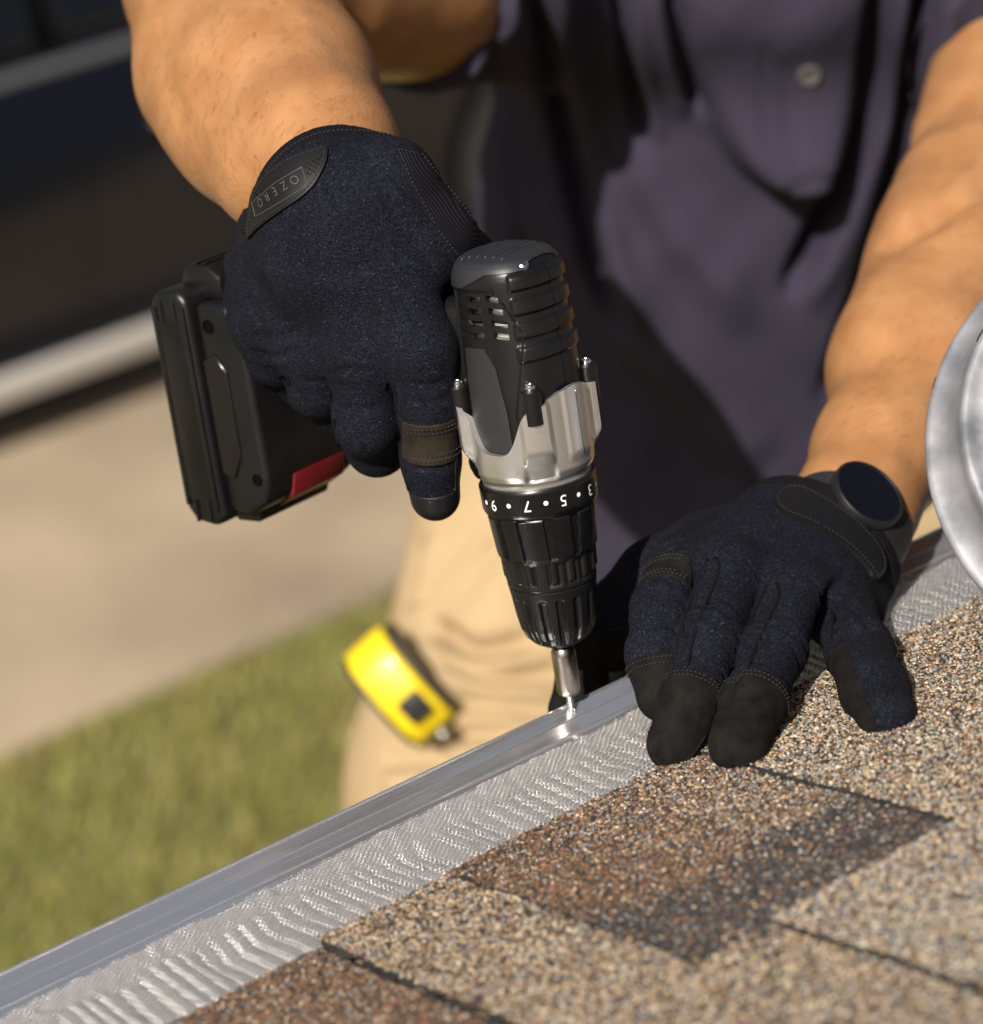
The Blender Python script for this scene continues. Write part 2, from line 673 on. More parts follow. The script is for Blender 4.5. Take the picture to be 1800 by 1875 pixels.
m_gran_far = mat('granule_sheet', (0.10, 0.07, 0.045), 0.95, col2=(0.45, 0.34, 0.2), vscale=420, bump=1.0, bscale=500, bdist=0.002)
m_asph = mat('asphalt_felt', (0.02, 0.018, 0.016), 0.8, var=0.3, vscale=300, bump=0.6, bscale=700, bdist=0.001)
m_wood = mat('roof_board', (0.3, 0.21, 0.12), 0.8, var=0.2, vscale=15)
roof = empty('roof', (0, 0, 0), kind='structure')
RM = frame(R0, XA, -UPS, RN)     # local: x along eave, y down the slope, z out of the roof


def roof_box(name, x0, x1, v0, v1, n0, n1, m, parent, bevel=0.0):
    bm = box_bm((x1 - x0, v1 - v0, n1 - n0), bevel)
    return from_bm(name, bm, m, parent, RM @ Matrix.Translation(((x0 + x1) / 2, -(v0 + v1) / 2, (n0 + n1) / 2)))


roof_box('roof_deck', -4, 5, 0.09, 4.0, -0.03, -0.012, m_wood, roof)
roof_box('underlay', -4, 5, 0.088, 4.0, -0.0118, -0.002, m_gran_far, roof)

m_gran = bpy.data.materials.new('granules')
m_gran.use_nodes = True
nn, LL = m_gran.node_tree.nodes, m_gran.node_tree.links
b = nn['Principled BSDF']; b.inputs['Roughness'].default_value = 0.75; b.inputs['Specular IOR Level'].default_value = 0.35
at_ = nn.new('ShaderNodeAttribute'); at_.attribute_name = 'tint'
LL.new(at_.outputs['Color'], b.inputs['Base Color'])

GP = np.array([[0.37, 0.27, 0.16], [0.50, 0.42, 0.31], [0.185, 0.175, 0.165], [0.26, 0.255, 0.245],
               [0.19, 0.108, 0.062], [0.03, 0.027, 0.025], [0.21, 0.095, 0.055], [0.105, 0.066, 0.042], [0.06, 0.06, 0.066]])
MIX = {  # gold cream grey bluegrey brown black rust darkbrown slate
    'tan':   [0.19, 0.19, 0.15, 0.12, 0.11, 0.14, 0.03, 0.07, 0.02],
    'pale':  [0.15, 0.25, 0.16, 0.19, 0.08, 0.11, 0.03, 0.04, 0.01],
    'gold':  [0.27, 0.13, 0.15, 0.08, 0.13, 0.15, 0.02, 0.08, 0.01],
    'brown': [0.05, 0.02, 0.07, 0.04, 0.30, 0.18, 0.09, 0.23, 0.02],
    'mixed': [0.14, 0.08, 0.14, 0.08, 0.20, 0.15, 0.06, 0.13, 0.02],
    'dark':  [0.02, 0.01, 0.04, 0.05, 0.06, 0.38, 0.02, 0.16, 0.26],
}


def shingle(x0, x1, v0, v1, n0, th, blend, gran=True):
    """one laminated tab: felt body with rough edges, granules set in its top"""
    nx = max(8, int((x1 - x0) / 0.004)); nv = max(8, int((v1 - v0) / 0.0035))
    gxx = np.linspace(x0, x1, nx); gvv = np.linspace(v0, v1, nv)
    top = []
    for i, x in enumerate(gxx):
        for j, v in enumerate(gvv):
            jx = (rng.uniform(-0.0012, 0.0012) + 0.0012 * math.sin(v * 140 + x * 900) + 0.0008 * math.sin(v * 410)) if i in (0, nx - 1) else 0
            jv = rng.uniform(-0.0014, 0.0014) if j in (0, nv - 1) else 0
            wob = 0.0005 * math.sin(x * 60 + v * 25) + 0.0004 * math.sin(v * 70 - x * 31)
            top.append(roof_pt(x + jx, v + jv, n0 + th + wob))
    top = np.array(top)
    Ft = grid_faces(nx, nv)
    T_ = tris(Ft)
    V_, F_, _ = shell(top, T_, 0.0, th)
    if np.mean(vnormals(top, T_) @ RN) < 0:
        V_, F_, _ = shell(top, T_[:, ::-1], 0.0, th)
    o = part('shingle', V_, F_, m_asph, roof, sharp=40)
    if not gran:
        return o
    sp = 0.00138
    k = int((x1 - x0) / sp); l = int((v1 - v0) / sp)
    X, W = np.meshgrid(np.arange(k), np.arange(l), indexing='ij')
    X = x0 - 0.0008 + (X.ravel() + 0.5 + rng.uniform(-0.5, 0.5, k * l)) * sp
    W = v0 + (W.ravel() + 0.5 + rng.uniform(-0.5, 0.5, k * l)) * sp
    keep = rng.random(len(X)) < 0.97
    X, W = X[keep], W[keep]
    n = len(X)
    names = list(MIX)
    wts = blend(X, W)                                    # dict name -> weight array
    tot = sum(wts.values())
    Pm = sum(np.outer(wts[q] / tot, np.array(MIX[q])) for q in wts)
    cs = np.cumsum(Pm, 1); cs /= cs[:, -1:]
    ci = (rng.random((n, 1)) > cs).sum(1).clip(0, 8)
    Cc = GP[ci] * rng.uniform(0.7, 1.25, (n, 1)) * rng.normal(1, 0.03, (n, 3))
    r = rng.uniform(0.0006, 0.00122, n)
    a0 = rng.uniform(0, 2 * math.pi, n)
    wob = 0.0005 * np.sin(X * 60 + W * 25) + 0.0004 * np.sin(W * 70 - X * 31)
    c0 = R0 + X[:, None] * XA + W[:, None] * UPS + (n0 + th + wob - 0.0001)[:, None] * RN
    out = []
    for q in range(5):
        aa = a0 + q * 2 * math.pi / 5 + rng.uniform(-0.35, 0.35, n)
        rr = r * rng.uniform(0.75, 1.2, n)
        out.append(c0 + (np.cos(aa) * rr)[:, None] * XA + (np.sin(aa) * rr)[:, None] * UPS + (rng.uniform(-0.1, 0.35, n) * r)[:, None] * RN)
    ta, tr = rng.uniform(0, 6.28, n), r * rng.uniform(0, 0.5, n)
    out.append(c0 + (np.cos(ta) * tr)[:, None] * XA + (np.sin(ta) * tr)[:, None] * UPS + (rng.uniform(0.6, 1.25, n) * r)[:, None] * RN)
    Vg = np.stack(out, 1).reshape(-1, 3)
    o6 = np.arange(n)[:, None] * 6
    Fg = np.concatenate([o6 + np.array([q, (q + 1) % 5, 5]) for q in range(5)])
    if (np.cross(Vg[1] - Vg[0], Vg[5] - Vg[0]) @ RN) < 0:
        Fg = Fg[:, ::-1]
    g = part('granules', Vg, Fg, m_gran, o, smooth=False, kind='stuff')
    tint_attr(g.data, np.clip(Cc, 0.01, 0.9), 6)
    return o


def one(nm, **other):
    def f(X, W):
        d = {nm: np.ones(len(X))}
        return d
    return f


def blend_c(X, W):
    # reddish brown towards the low end and the left, tan towards the upper joint, dark band at the head
    t = sst(-0.115, -0.02, X + 0.25 * (0.14 - W))
    band = sst(0.186, 0.204, W + 0.004 * np.sin(X * 90) + 0.1 * np.clip(-0.09 - X, 0, 1))
    return {'brown': (1 - t) * (1 - band) + 0.01, 'mixed': t * (1 - band), 'dark': band * 3.0}


def blend_a(X, W):
    return {'brown': np.ones(len(X))}


c1, th = 0.0, 0.004
shingle(-0.37, -0.2075, 0.088, 0.30, -0.001, th, blend_a)
shingle(-0.70, -0.3715, 0.088, 0.30, -0.0015, th, blend_a, gran=False)
shingle(-0.206, -0.139, 0.083, 0.30, 0.0018, th, one('gold'))
shingle(-0.1382, -0.004, 0.080, 0.30, 0.0008, th, blend_c)
shingle(-0.0025, 0.20, 0.070, 0.30, 0.0020, th, one('tan'))
shingle(0.2015, 0.30, 0.068, 0.30, 0.0022, th, one('tan'))
shingle(0.3015, 0.42, 0.070, 0.30, 0.0012, th, one('tan'), gran=False)
shingle(0.4215, 0.75, 0.070, 0.30, -0.001, th, one('brown'), gran=False)
c2 = 0.262
shingle(-0.36, -0.105, c2, 0.46, 0.0053, 0.0022, one('gold'))
shingle(-0.1035, 0.16, c2, 0.46, 0.0066, 0.0022, one('pale'))
shingle(0.1615, 0.42, c2 - 0.002, 0.46, 0.0060, 0.0022, one('mixed'), gran=False)
for i, (xa, xb) in enumerate([(-0.9, -0.3615), (0.4215, 0.9)]):
    shingle(xa, xb, c2, 0.46, 0.0055, 0.0022, one('tan'), gran=False)

# ------------------------------------------------------------------ gutter and leaf guard
m_alu = mat('brushed_aluminium', (0.82, 0.82, 0.84), 0.17, 0.88, col2=(0.90, 0.90, 0.92), vscale=14, bump=0.06, bscale=28,
            bdist=0.0006, stretch=(1.0, 60, 60), rvar=0.09)
m_alu_in = mat('gutter_aluminium', (0.5, 0.5, 0.5), 0.4, 0.9, var=0.2, vscale=10)
gut = empty('gutter', (0, 0, EAVE), label='aluminium rain gutter along the roof edge, under the mesh guard', cat='gutter')


def extrude_x(prof, x0, x1, nseg=1, closed=True):
    """profile in (y, z) swept along x"""
    P_ = np.array(prof, float)
    xx = np.linspace(x0, x1, nseg + 1)
    V_ = np.concatenate([np.column_stack([np.full(len(P_), x), P_]) for x in xx])
    k = len(P_)
    f = []
    for s_ in range(nseg):
        for i in range(k if closed else k - 1):
            f.append((s_ * k + i, s_ * k + (i + 1) % k, (s_ + 1) * k + (i + 1) % k, (s_ + 1) * k + i))
    F_ = [np.array(f)]
    if closed:
        F_ += [np.array([list(range(k))[::-1]]), np.array([[nseg * k + i for i in range(k)]])]
    return V_, F_


# trough: K-shaped front, floor and back, local to the lip height
pr = [(0.0015, -0.003), (0.0015, -0.014), (-0.006, -0.022), (-0.004, -0.05), (-0.020, -0.085), (-0.020, -0.125), (-0.105, -0.125), (-0.105, 0.0),
      (-0.1038, 0.0), (-0.1038, -0.1238), (-0.0212, -0.1238), (-0.0212, -0.0845), (-0.0052, -0.0497), (-0.0072, -0.0215), (0.0003, -0.0135), (0.0003, -0.003)]
V_, F_ = extrude_x(pr, -4, 5)
part('trough', V_, F_, m_alu_in, gut, smooth=False)
guard = empty('gutter_guard', (0, 0, EAVE), label='silver mesh leaf guard with flat aluminium edge strip, screwed on the gutter', cat='gutter guard')
lip = [(0.0042, -0.0062), (0.0047, -0.0004), (0.0044, 0.0006), (0.0039, 0.0009), (0.0033, 0.0006), (0.0029, 0.0), (-0.0015, -0.0004), (-0.0042, -0.0002), (-0.0046, 0.0001), (-0.0052, 0.0001), (-0.0056, -0.0003),
       (-0.0100, -0.0008), (-0.0126, -0.0008), (-0.0130, -0.0004), (-0.0136, -0.0004), (-0.0140, -0.0009), (-0.0180, -0.0004), (-0.0192, 0.0004), (-0.0200, 0.0003), (-0.0204, -0.0008), (-0.0200, -0.0022), (-0.002, -0.0026), (0.0026, -0.0062)]
V_, F_ = extrude_x(lip, -1.6, 2.4, 40)
part('edge_strip', V_, F_, m_alu, guard, sharp=28)

# woven wire screen, pressed into ribs that run up the slope
m_scr = mat('steel_wire', (0.86, 0.84, 0.83), 0.40, 0.92)


_rk = np.random.default_rng(3)
_rw = _rk.uniform(-1, 1, (7, 400))


def rnd_x(X, k, step):
    """smooth random function of x"""
    q = (X + 2.0) / step
    i = np.floor(q).astype(int); t_ = q - i; t_ = t_ * t_ * (3 - 2 * t_)
    return _rw[k][i % 400] * (1 - t_) + _rw[k][(i + 1) % 400] * t_


def screen_h(X, W):
    edge = 0.021 + 0.0035 * rnd_x(X, 0, 0.012)
    band = sst(edge, edge + 0.010, W)
    kink = 0.0042 * np.clip(rnd_x(X, 1, 0.021), 0, 1) * np.exp(-((W - 0.048 - 0.01 * rnd_x(X, 2, 0.03)) / 0.015) ** 2)
    Xs = X + kink + (0.10 + 0.05 * rnd_x(X, 3, 0.04)) * (W - 0.03) + 0.0020 * rnd_x(X, 4, 0.017)
    ph = 2 * math.pi * Xs / 0.0076
    amp = 0.78 + 0.22 * rnd_x(Xs, 5, 0.011)
    rib = 0.00092 * amp * (np.sin(ph) + 0.35 * np.sin(2 * ph + 0.6)) + 0.0010 * rnd_x(Xs, 6, 0.013)
    soft = 0.0009 * rnd_x(X + 0.3 * W, 5, 0.0048) * rnd_x(X - 0.5 * W, 2, 0.0061) + 0.0002 * np.sin(X * 640 + W * 300)
    dent = 0.0005 * rnd_x(X * 0.7 + W * 1.1, 3, 0.019) * rnd_x(X - W * 2.0, 1, 0.027)
    return band * rib + (1 - band) * soft + dent + 0.0009


WP, WRAD = 0.0017, 0.00034
X0_, X1_ = -0.44, 0.44
nlong = int(0.104 / WP); ncross = int((X1_ - X0_) / WP)


def wires(n_w, n_p, pos):
    """n_w three-sided wires of n_p points; pos(i, j) -> centre points and the two section axes"""
    C_, A_, B_ = pos
    V_ = np.concatenate([C_[:, :, None] + WRAD * (math.cos(q) * A_ + math.sin(q) * B_)[:, :, None] for q in (math.pi / 2, math.pi * 7 / 6, math.pi * 11 / 6)], 2)
    V_ = V_.reshape(-1, 3)
    i, j = np.meshgrid(np.arange(n_w), np.arange(n_p - 1), indexing='ij')
    b0 = (i * n_p + j) * 3; b1 = b0 + 3
    F_ = [np.stack([b0 + k, b0 + (k + 1) % 3, b1 + (k + 1) % 3, b1 + k], -1).reshape(-1, 4) for k in range(3)]
    return V_, np.concatenate(F_)


def wire_pts(X, W, lift):
    return R0 + X[..., None] * XA + W[..., None] * UPS + (screen_h(X, W) + lift)[..., None] * RN


# cross wires (up the slope)
ii, jj = np.meshgrid(np.arange(ncross), np.arange(nlong * 2 + 1), indexing='ij')
Xc = X0_ + ii * WP + 0.00008 * np.sin(ii * 1.7 + jj * 0.2); Wc = -0.001 + jj * WP / 2
Cc_ = wire_pts(Xc, Wc, np.where(jj % 2 == 0, 0.0, 1.0) * np.where(((jj // 2) + ii) % 2 == 0, 1, -1) * 0.00042)
Vc_, Fc_ = wires(ncross, nlong * 2 + 1, (Cc_, np.broadcast_to(XA, Cc_.shape), np.broadcast_to(RN, Cc_.shape)))
# long wires (along the gutter)
ii, jj = np.meshgrid(np.arange(nlong), np.arange(ncross * 2 + 1), indexing='ij')
Xl = X0_ + (jj - 1) * WP / 2 ; Wl = -0.001 + WP / 2 + ii * WP + 0.00006 * np.sin(jj * 0.11)
Cl_ = wire_pts(Xl, Wl, np.where(jj % 2 == 0, 0.0, 1.0) * np.where(((jj // 2) + ii) % 2 == 0, -1, 1) * 0.00042)
Vl_, Fl_ = wires(nlong, ncross * 2 + 1, (Cl_, np.broadcast_to(UPS, Cl_.shape), np.broadcast_to(RN, Cl_.shape)))
scr = part('mesh_screen', np.concatenate([Vc_, Vl_]), np.concatenate([Fc_, Fl_ + len(Vc_)]), m_scr, guard, kind='stuff')
scr.location = (0, 0, -EAVE)

# ------------------------------------------------------------------ cordless drill
# local frame: z up the tool from the screw, x towards the top of the tool, -y towards its right side
DA = np.array([0.0679, 0.3357, 0.9395]); DA /= np.linalg.norm(DA)
_c = CAM - (SCREW + 0.12 * DA); _c -= DA * (_c @ DA); _c /= np.linalg.norm(_c)
_r = np.cross(DA, _c)
ROLL = math.radians(50)
DT = math.cos(ROLL) * _c + math.sin(ROLL) * _r
DY = np.cross(DA, DT)
DM = frame(SCREW, DT, DY, DA)


def drill_pt(x, y, z):
    return SCREW + x * DT + y * DY + z * DA


m_blk = mat('black_nylon', (0.006, 0.006, 0.0065), 0.34, spec=0.35, var=0.15, vscale=30, bump=0.25, bscale=2600, bdist=0.0002, rvar=0.06)
m_blk2 = mat('black_gloss_nylon', (0.005, 0.005, 0.0055), 0.28, spec=0.4, var=0.15, vscale=40, bump=0.15, bscale=2000, bdist=0.0002, rvar=0.05)
m_rub = mat('grey_soft_grip', (0.011, 0.011, 0.012), 0.6, var=0.12, vscale=60, bump=0.7, bscale=3200, bdist=0.0003)
m_capr = mat('soft_cap', (0.016, 0.017, 0.021), 0.45, var=0.1, vscale=60, bump=0.5, bscale=2200, bdist=0.0002)
m_sil = mat('silver_paint', (0.60, 0.59, 0.57), 0.30, 0.85, var=0.06, vscale=900, bump=0.15, bscale=3000, bdist=0.0001)
m_steel = mat('steel', (0.36, 0.33, 0.29), 0.25, 1.0, var=0.15, vscale=120, bump=0.1, bscale=600, bdist=0.0002)
m_screw = mat('zinc_screw', (0.8, 0.8, 0.8), 0.2, 1.0)
m_white = mat('white_print', (0.8, 0.8, 0.78), 0.6)
m_red = mat('red_plastic', (0.13, 0.004, 0.008), 0.45, var=0.1, vscale=50)
m_hole = mat('recess_black', (0.002, 0.002, 0.002), 0.9, spec=0.05)
m_can = mat('motor_can', (0.55, 0.53, 0.5), 0.35, 1.0)

drill = empty('cordless_drill', SCREW, label='black and silver cordless drill held upright, its bit on the gutter screw', cat='drill')
drill.matrix_world = DM


def polar(name, z, rf, m, parent=drill, n=200, sharp=30, caps=(True, True)):
    """surface r(theta, z) about the tool axis"""
    th_ = np.linspace(-math.pi, math.pi, n, endpoint=False)
    TH, Z = np.meshgrid(th_, np.asarray(z, float), indexing='ij')
    r = rf(TH, Z)
    V_ = np.stack([r * np.cos(TH), r * np.sin(TH), Z], -1).reshape(-1, 3)
    k = len(z)
    F_ = [grid_faces(n, k, True)]
    if caps[0]:
        F_.append(np.array([(np.arange(n) * k)[::-1]]))
    if caps[1]:
        F_.append(np.array([np.arange(n) * k + k - 1]))
    return part(name, V_, F_, m, parent, sharp=sharp)


def interp(prof):
    p = np.array(prof, float)
    return lambda z: np.interp(z, p[:, 1], p[:, 0])


def adiff(t, c):
    return (t - c + math.pi) % (2 * math.pi) - math.pi


# screw: thread under the bit (a small thing of its own: driven into the strip)
th_ = np.linspace(0, 2 * math.pi * 5, 120)
zz = 0.0002 + 0.0075 * th_ / th_[-1]
sc = empty('screw', SCREW, label='small shiny screw between drill bit and aluminium strip', cat='screw')
sc.matrix_world = DM
V_, F_ = lathe([(0, -0.006), (0.0012, -0.003), (0.0013, 0.0085), (0.0033, 0.0087), (0.0033, 0.0105), (0, 0.0105)], 24)
part('shank', V_, F_, m_screw, sc, sharp=35)
V_, F_ = tube(np.stack([0.0016 * np.cos(th_), 0.0016 * np.sin(th_), zz], 1), 0.00045, 6)
part('thread', V_, F_, m_screw, sc)

# bit holder
V_, F_ = lathe([(0, 0.0085), (0.0047, 0.0085), (0.0052, 0.0092), (0.0057, 0.011), (0.0059, 0.028), (0.0057, 0.0305), (0.0049, 0.0322), (0.0036, 0.033), (0.0036, 0.037), (0, 0.037)], 40)
part('bit_holder', V_, F_, m_steel, drill, sharp=30)

# chuck front sleeve: slots in groups
pf = interp([(0.0045, 0.0335), (0.0085, 0.0345), (0.0130, 0.0372), (0.0162, 0.0408), (0.0180, 0.0450), (0.0192, 0.0520), (0.0202, 0.0610), (0.0208, 0.0655), (0.0207, 0.0662)])
slots = [math.radians(-8 + 120 * g + d) for g in range(3) for d in (-37, -12.5, 12.5, 37, 60)][:]


def r_sleeve(T_, Z):
    r = pf(Z)
    for c_ in slots:
        g = sst(0.0021, 0.0010, np.abs(adiff(T_, c_)) * r) * sst(0.0365, 0.0405, Z) * sst(0.0625, 0.0600, Z)
        r = r - 0.0017 * g
    return r


polar('chuck_sleeve', np.concatenate([np.linspace(0.0335, 0.0662, 90)]), r_sleeve, m_blk, n=360, sharp=50)
pr_ = interp([(0.0205, 0.0664), (0.0211, 0.0668), (0.0217, 0.080), (0.0217, 0.0815), (0.019, 0.082)])


def r_ring(T_, Z):
    r = pr_(Z)
    for g in range(3):
        for d in (-45, -22, 0, 22, 44):
            c_ = math.radians(-2 + 120 * g + d)
            r = r + 0.0014 * sst(0.0024, 0.0008, np.abs(adiff(T_, c_)) * r) * sst(0.0695, 0.0715, Z) - 0.0006 * sst(0.0036, 0.0026, np.abs(adiff(T_, c_)) * r) * sst(0.0680, 0.0705, Z)
    return r


polar('chuck_ring', np.linspace(0.0664, 0.082, 50), r_ring, m_blk, n=360, sharp=50)
# torque collar, facetted grips
pc = interp([(0.0195, 0.0795), (0.0222, 0.080), (0.0232, 0.0835), (0.0252, 0.1035), (0.0263, 0.1042), (0.0272, 0.1060), (0.0276, 0.1170), (0.0270, 0.1178)])


def r_collar(T_, Z):
    r = pc(Z)
    k = 12
    ph_ = (T_ * k / (2 * math.pi)) % 1.0
    win = sst(0.0815, 0.0830, Z) * sst(0.1032, 0.1022, Z)
    wdt = 0.20 + 0.12 * (Z - 0.083) / 0.02
    groove = sst(0.06, 0.02, np.abs(ph_ - 0.5) - wdt * 0.5) * win
    return r - 0.0011 * groove + 0.0005 * win * (1 - groove)


polar('torque_collar', np.concatenate([np.linspace(0.0795, 0.1042, 44), np.linspace(0.1045, 0.1178, 14)]), r_collar, m_blk2, n=480, sharp=35)


def wrap(V2, ang0, z0, r):
    """flat lettering bent round the collar, upright towards the chuck"""
    a = ang0 - V2[:, 0] * -1 / r * -1
    return np.stack([(r + V2[:, 2]) * np.cos(a), (r + V2[:, 2]) * np.sin(a), z0 + V2[:, 1]], 1)


# the camera looks at angle -50 deg of the tool frame; figures read with their heads towards the chuck
num = [('9', -101.5), ('7', -63.5), ('5', -28), ('3', 7)]
rn = 0.02745
for s_, deg in num:
    tv, tt = text_mesh(s_, 0.0076, 0.0)
    tv = tv * np.array([-1, -1, 1])
    bm = bmesh.new()
    vv = [bm.verts.new(v) for v in tv]
    for f in tt:
        try:
            bm.faces.new([vv[i] for i in f])
        except ValueError:
            pass
    bmesh.ops.subdivide_edges(bm, edges=[e for e in bm.edges if e.calc_length() > 0.0012], cuts=2, use_grid_fill=False)
    bmesh.ops.triangulate(bm, faces=list(bm.faces))
    bm.verts.index_update()
    tv = np.array([v.co[:] for v in bm.verts]); tt = np.array([[v.index for v in f.verts] for f in bm.faces]); bm.free()
    a = math.radians(deg) + tv[:, 0] / rn
    r_ = rn + 0.00025
    part('scale_number', np.stack([r_ * np.cos(a), r_ * np.sin(a), 0.1114 + tv[:, 1]], 1), tt, m_white, drill, smooth=False)
for deg in (-114, -82.5, -45.5, -10.5, 23):
    q = np.linspace(0, 2 * math.pi, 16, endpoint=False)
    a = math.radians(deg) + 0.00112 * np.cos(q) / rn
    r_ = rn + 0.00025
    part('scale_dot', np.stack([r_ * np.cos(a), r_ * np.sin(a), 0.1116 + 0.00112 * np.sin(q)], 1), [np.array([range(16)])], m_white, drill, smooth=False)

# silver gear housing: round throat widening to a square-shouldered body with four screw bosses
BOSS = [math.radians(a) for a in (45, 135, -135, -45)]


def sq(T_, r, p=4.0):
    return r / (np.abs(np.cos(T_)) ** p + np.abs(np.sin(T_)) ** p) ** (1 / p)


def r_gear(T_, Z):
    zr = sst(0.118, 0.132, Z)
    r = 0.0270 + 0.0005 * zr
    r = r - 0.0016 * sst(0.1225, 0.1195, Z) + 0.0012 * sst(0.1215, 0.1255, Z)
    for c_ in BOSS:
        d = np.abs(adiff(T_, c_)) * 0.029
        wb = 0.0062 + 0.0012 * sst(0.14, 0.126, Z)
        r = r + (0.0042 * sst(0.124, 0.137, Z) - 0.0018 * sst(0.138, 0.128, Z) * sst(0.1205, 0.123, Z)) * sst(wb + 0.0016, wb - 0.0012, d)
    # flat, facetted cheeks between the bosses on the top of the tool
    d0 = np.abs(adiff(T_, 0.0)) * 0.028
    r = r + 0.0012 * sst(0.126, 0.133, Z) * sst(0.0085, 0.0062, d0)
    return r


# upper edge of the housing: high on the top of the tool, dipping on the side where the grip panel is
def gear_top(T_):
    side_ = np.exp(-(adiff(T_, -math.pi / 2) / 0.52) ** 4) + np.exp(-(adiff(T_, math.pi / 2) / 0.52) ** 4)
    return 0.158 - 0.022 * side_ + 0.004 * np.exp(-(adiff(T_, 0) / 0.5) ** 2) + 0.001 * np.cos(3 * T_)


th_ = np.linspace(-math.pi, math.pi, 360, endpoint=False)
u_ = np.linspace(0, 1, 60)
TH, U = np.meshgrid(th_, u_, indexing='ij')
Z = 0.1179 + U * (gear_top(TH) - 0.1179)
r = r_gear(TH, Z)
Vg = np.stack([r * np.cos(TH), r * np.sin(TH), Z], -1).reshape(-1, 3)
Fg = grid_faces(360, 60, True)
Vi = np.stack([(r - 0.0025) * np.cos(TH), (r - 0.0025) * np.sin(TH), Z], -1).reshape(-1, 3)
i = np.arange(360); i2 = (i + 1) % 360
rim = np.stack([i * 60 + 59, i2 * 60 + 59, i2 * 60 + 59 + len(Vg), i * 60 + 59 + len(Vg)], 1)
part('gear_housing', np.concatenate([Vg, Vi]), [Fg, rim, np.array([(i * 60)[::-1]])], m_sil, drill, sharp=28)
# a seam along the top
for s_ in (0.0,):
    zz = np.linspace(0.130, 0.1605, 24)
    rr = r_gear(np.zeros(24), zz) + 0.0001
    V_, F_ = tube(np.stack([rr, np.zeros(24), zz], 1), 0.00028, 6)
    part('seam', V_, F_, m_steel, drill)

# motor housing
ZT = 0.226


def r_motor(T_, Z):
    base = np.interp(Z, [0.13, 0.15, 0.175, 0.20, 0.213, 0.2155, 0.218, 0.2205, 0.2228, 0.2245, 0.2256, 0.226],
                     [0.0258, 0.0256, 0.0248, 0.0237, 0.0231, 0.0229, 0.0224, 0.0214, 0.0196, 0.0168, 0.0120, 0.0])
    p = 2.6
    r = base / (np.abs(np.cos(T_)) ** p + np.abs(np.sin(T_)) ** p) ** (1 / p)
    # bands across the top of the tool
    lim = sst(0.92, 0.84, np.abs(adiff(T_, 0.0)))
    for zc in (0.1815, 0.1925, 0.2035, 0.2145):
        r = r + 0.0016 * lim * sst(0.0043, 0.0026, np.abs(Z - zc)) * sst(0.222, 0.216, Z)
    # recessed cheek for vents and grip on both sides
    for sgn in (-1, 1):
        c_ = sgn * math.pi / 2
        a = adiff(T_, c_) * -sgn                         # positive towards the top of the tool
        hi = np.interp(Z, [0.13, 0.155, 0.186, 0.192, 0.206, 0.209], [0.52, 0.50, 0.78, 0.80, 0.52, 0.36])
        w_ = sst(0.035, -0.015, a - hi) * sst(0.035, -0.015, -0.75 - a) * sst(0.2125, 0.2105, Z)
        r = r - 0.0013 * w_
    return r


zm = np.concatenate([np.linspace(0.132, 0.211, 100), np.linspace(0.2118, 0.2256, 20), [0.226]])
nm = 300
th_ = np.linspace(-math.pi, math.pi, nm, endpoint=False)
TH, Z = np.meshgrid(th_, zm, indexing='ij')
r = r_motor(TH, Z)
Vm = np.stack([r * np.cos(TH), r * np.sin(TH), Z], -1).reshape(-1, 3)
Fm = tris(grid_faces(nm, len(zm), True))
Tf, Zf = TH.ravel(), Z.ravel()
f = np.full(len(Vm), 1.0)
slot_boxes = []
for sgn in (-1, 1):
    for row in range(4):
        zc = 0.1905 + row * 0.0056
        for c0, c1_, dz in ((-0.66, -0.50, 0.0), (-0.36, 0.02, 0.0), (0.17 + 0.03 * (3 - row), 0.46 + 0.055 * min(3 - row, 2), 0.0006)):
            a = adiff(Tf, sgn * math.pi / 2) * -sgn
            zl = zc + dz + 0.004 * (a - 0.3) * (1 if c0 > 0.1 else 0.15) * -1
            d = np.maximum(np.maximum(c0 - a, a - c1_) * 0.025, np.abs(Zf - zl) - 0.00145)
            f = np.minimum(f, d)
hole_f = f
a_, t_ = clip(Vm, Fm, f)
V_, F_, _ = shell(a_, t_, 0.0, 0.0022)
mh = part('motor_housing', V_, F_, m_blk, drill, sharp=30)
V_, F_ = lathe([(0, 0.15), (0.0205, 0.15), (0.0205, 0.195), (0.019, 0.197), (0.019, 0.208), (0, 0.209)], 48)
part('motor', V_, F_, m_can, drill, sharp=30)
# soft grip panel on each side
for sgn in (-1, 1):
    c_ = sgn * math.pi / 2
    a = adiff(Tf, c_) * -sgn
    hi = np.interp(Zf, [0.13, 0.155, 0.176, 0.184], [0.36, 0.34, 0.22, 0.02])
    fz = np.minimum.reduce([(hi - a) * 0.026, (a + 0.52) * 0.026, 0.1850 - Zf, Zf - 0.1335])
    fz = fz - 0.0
    patch('soft_grip_panel', Vm, Fm, fz, m_rub, drill, off=0.0009, thick=0.002, sharp=40)
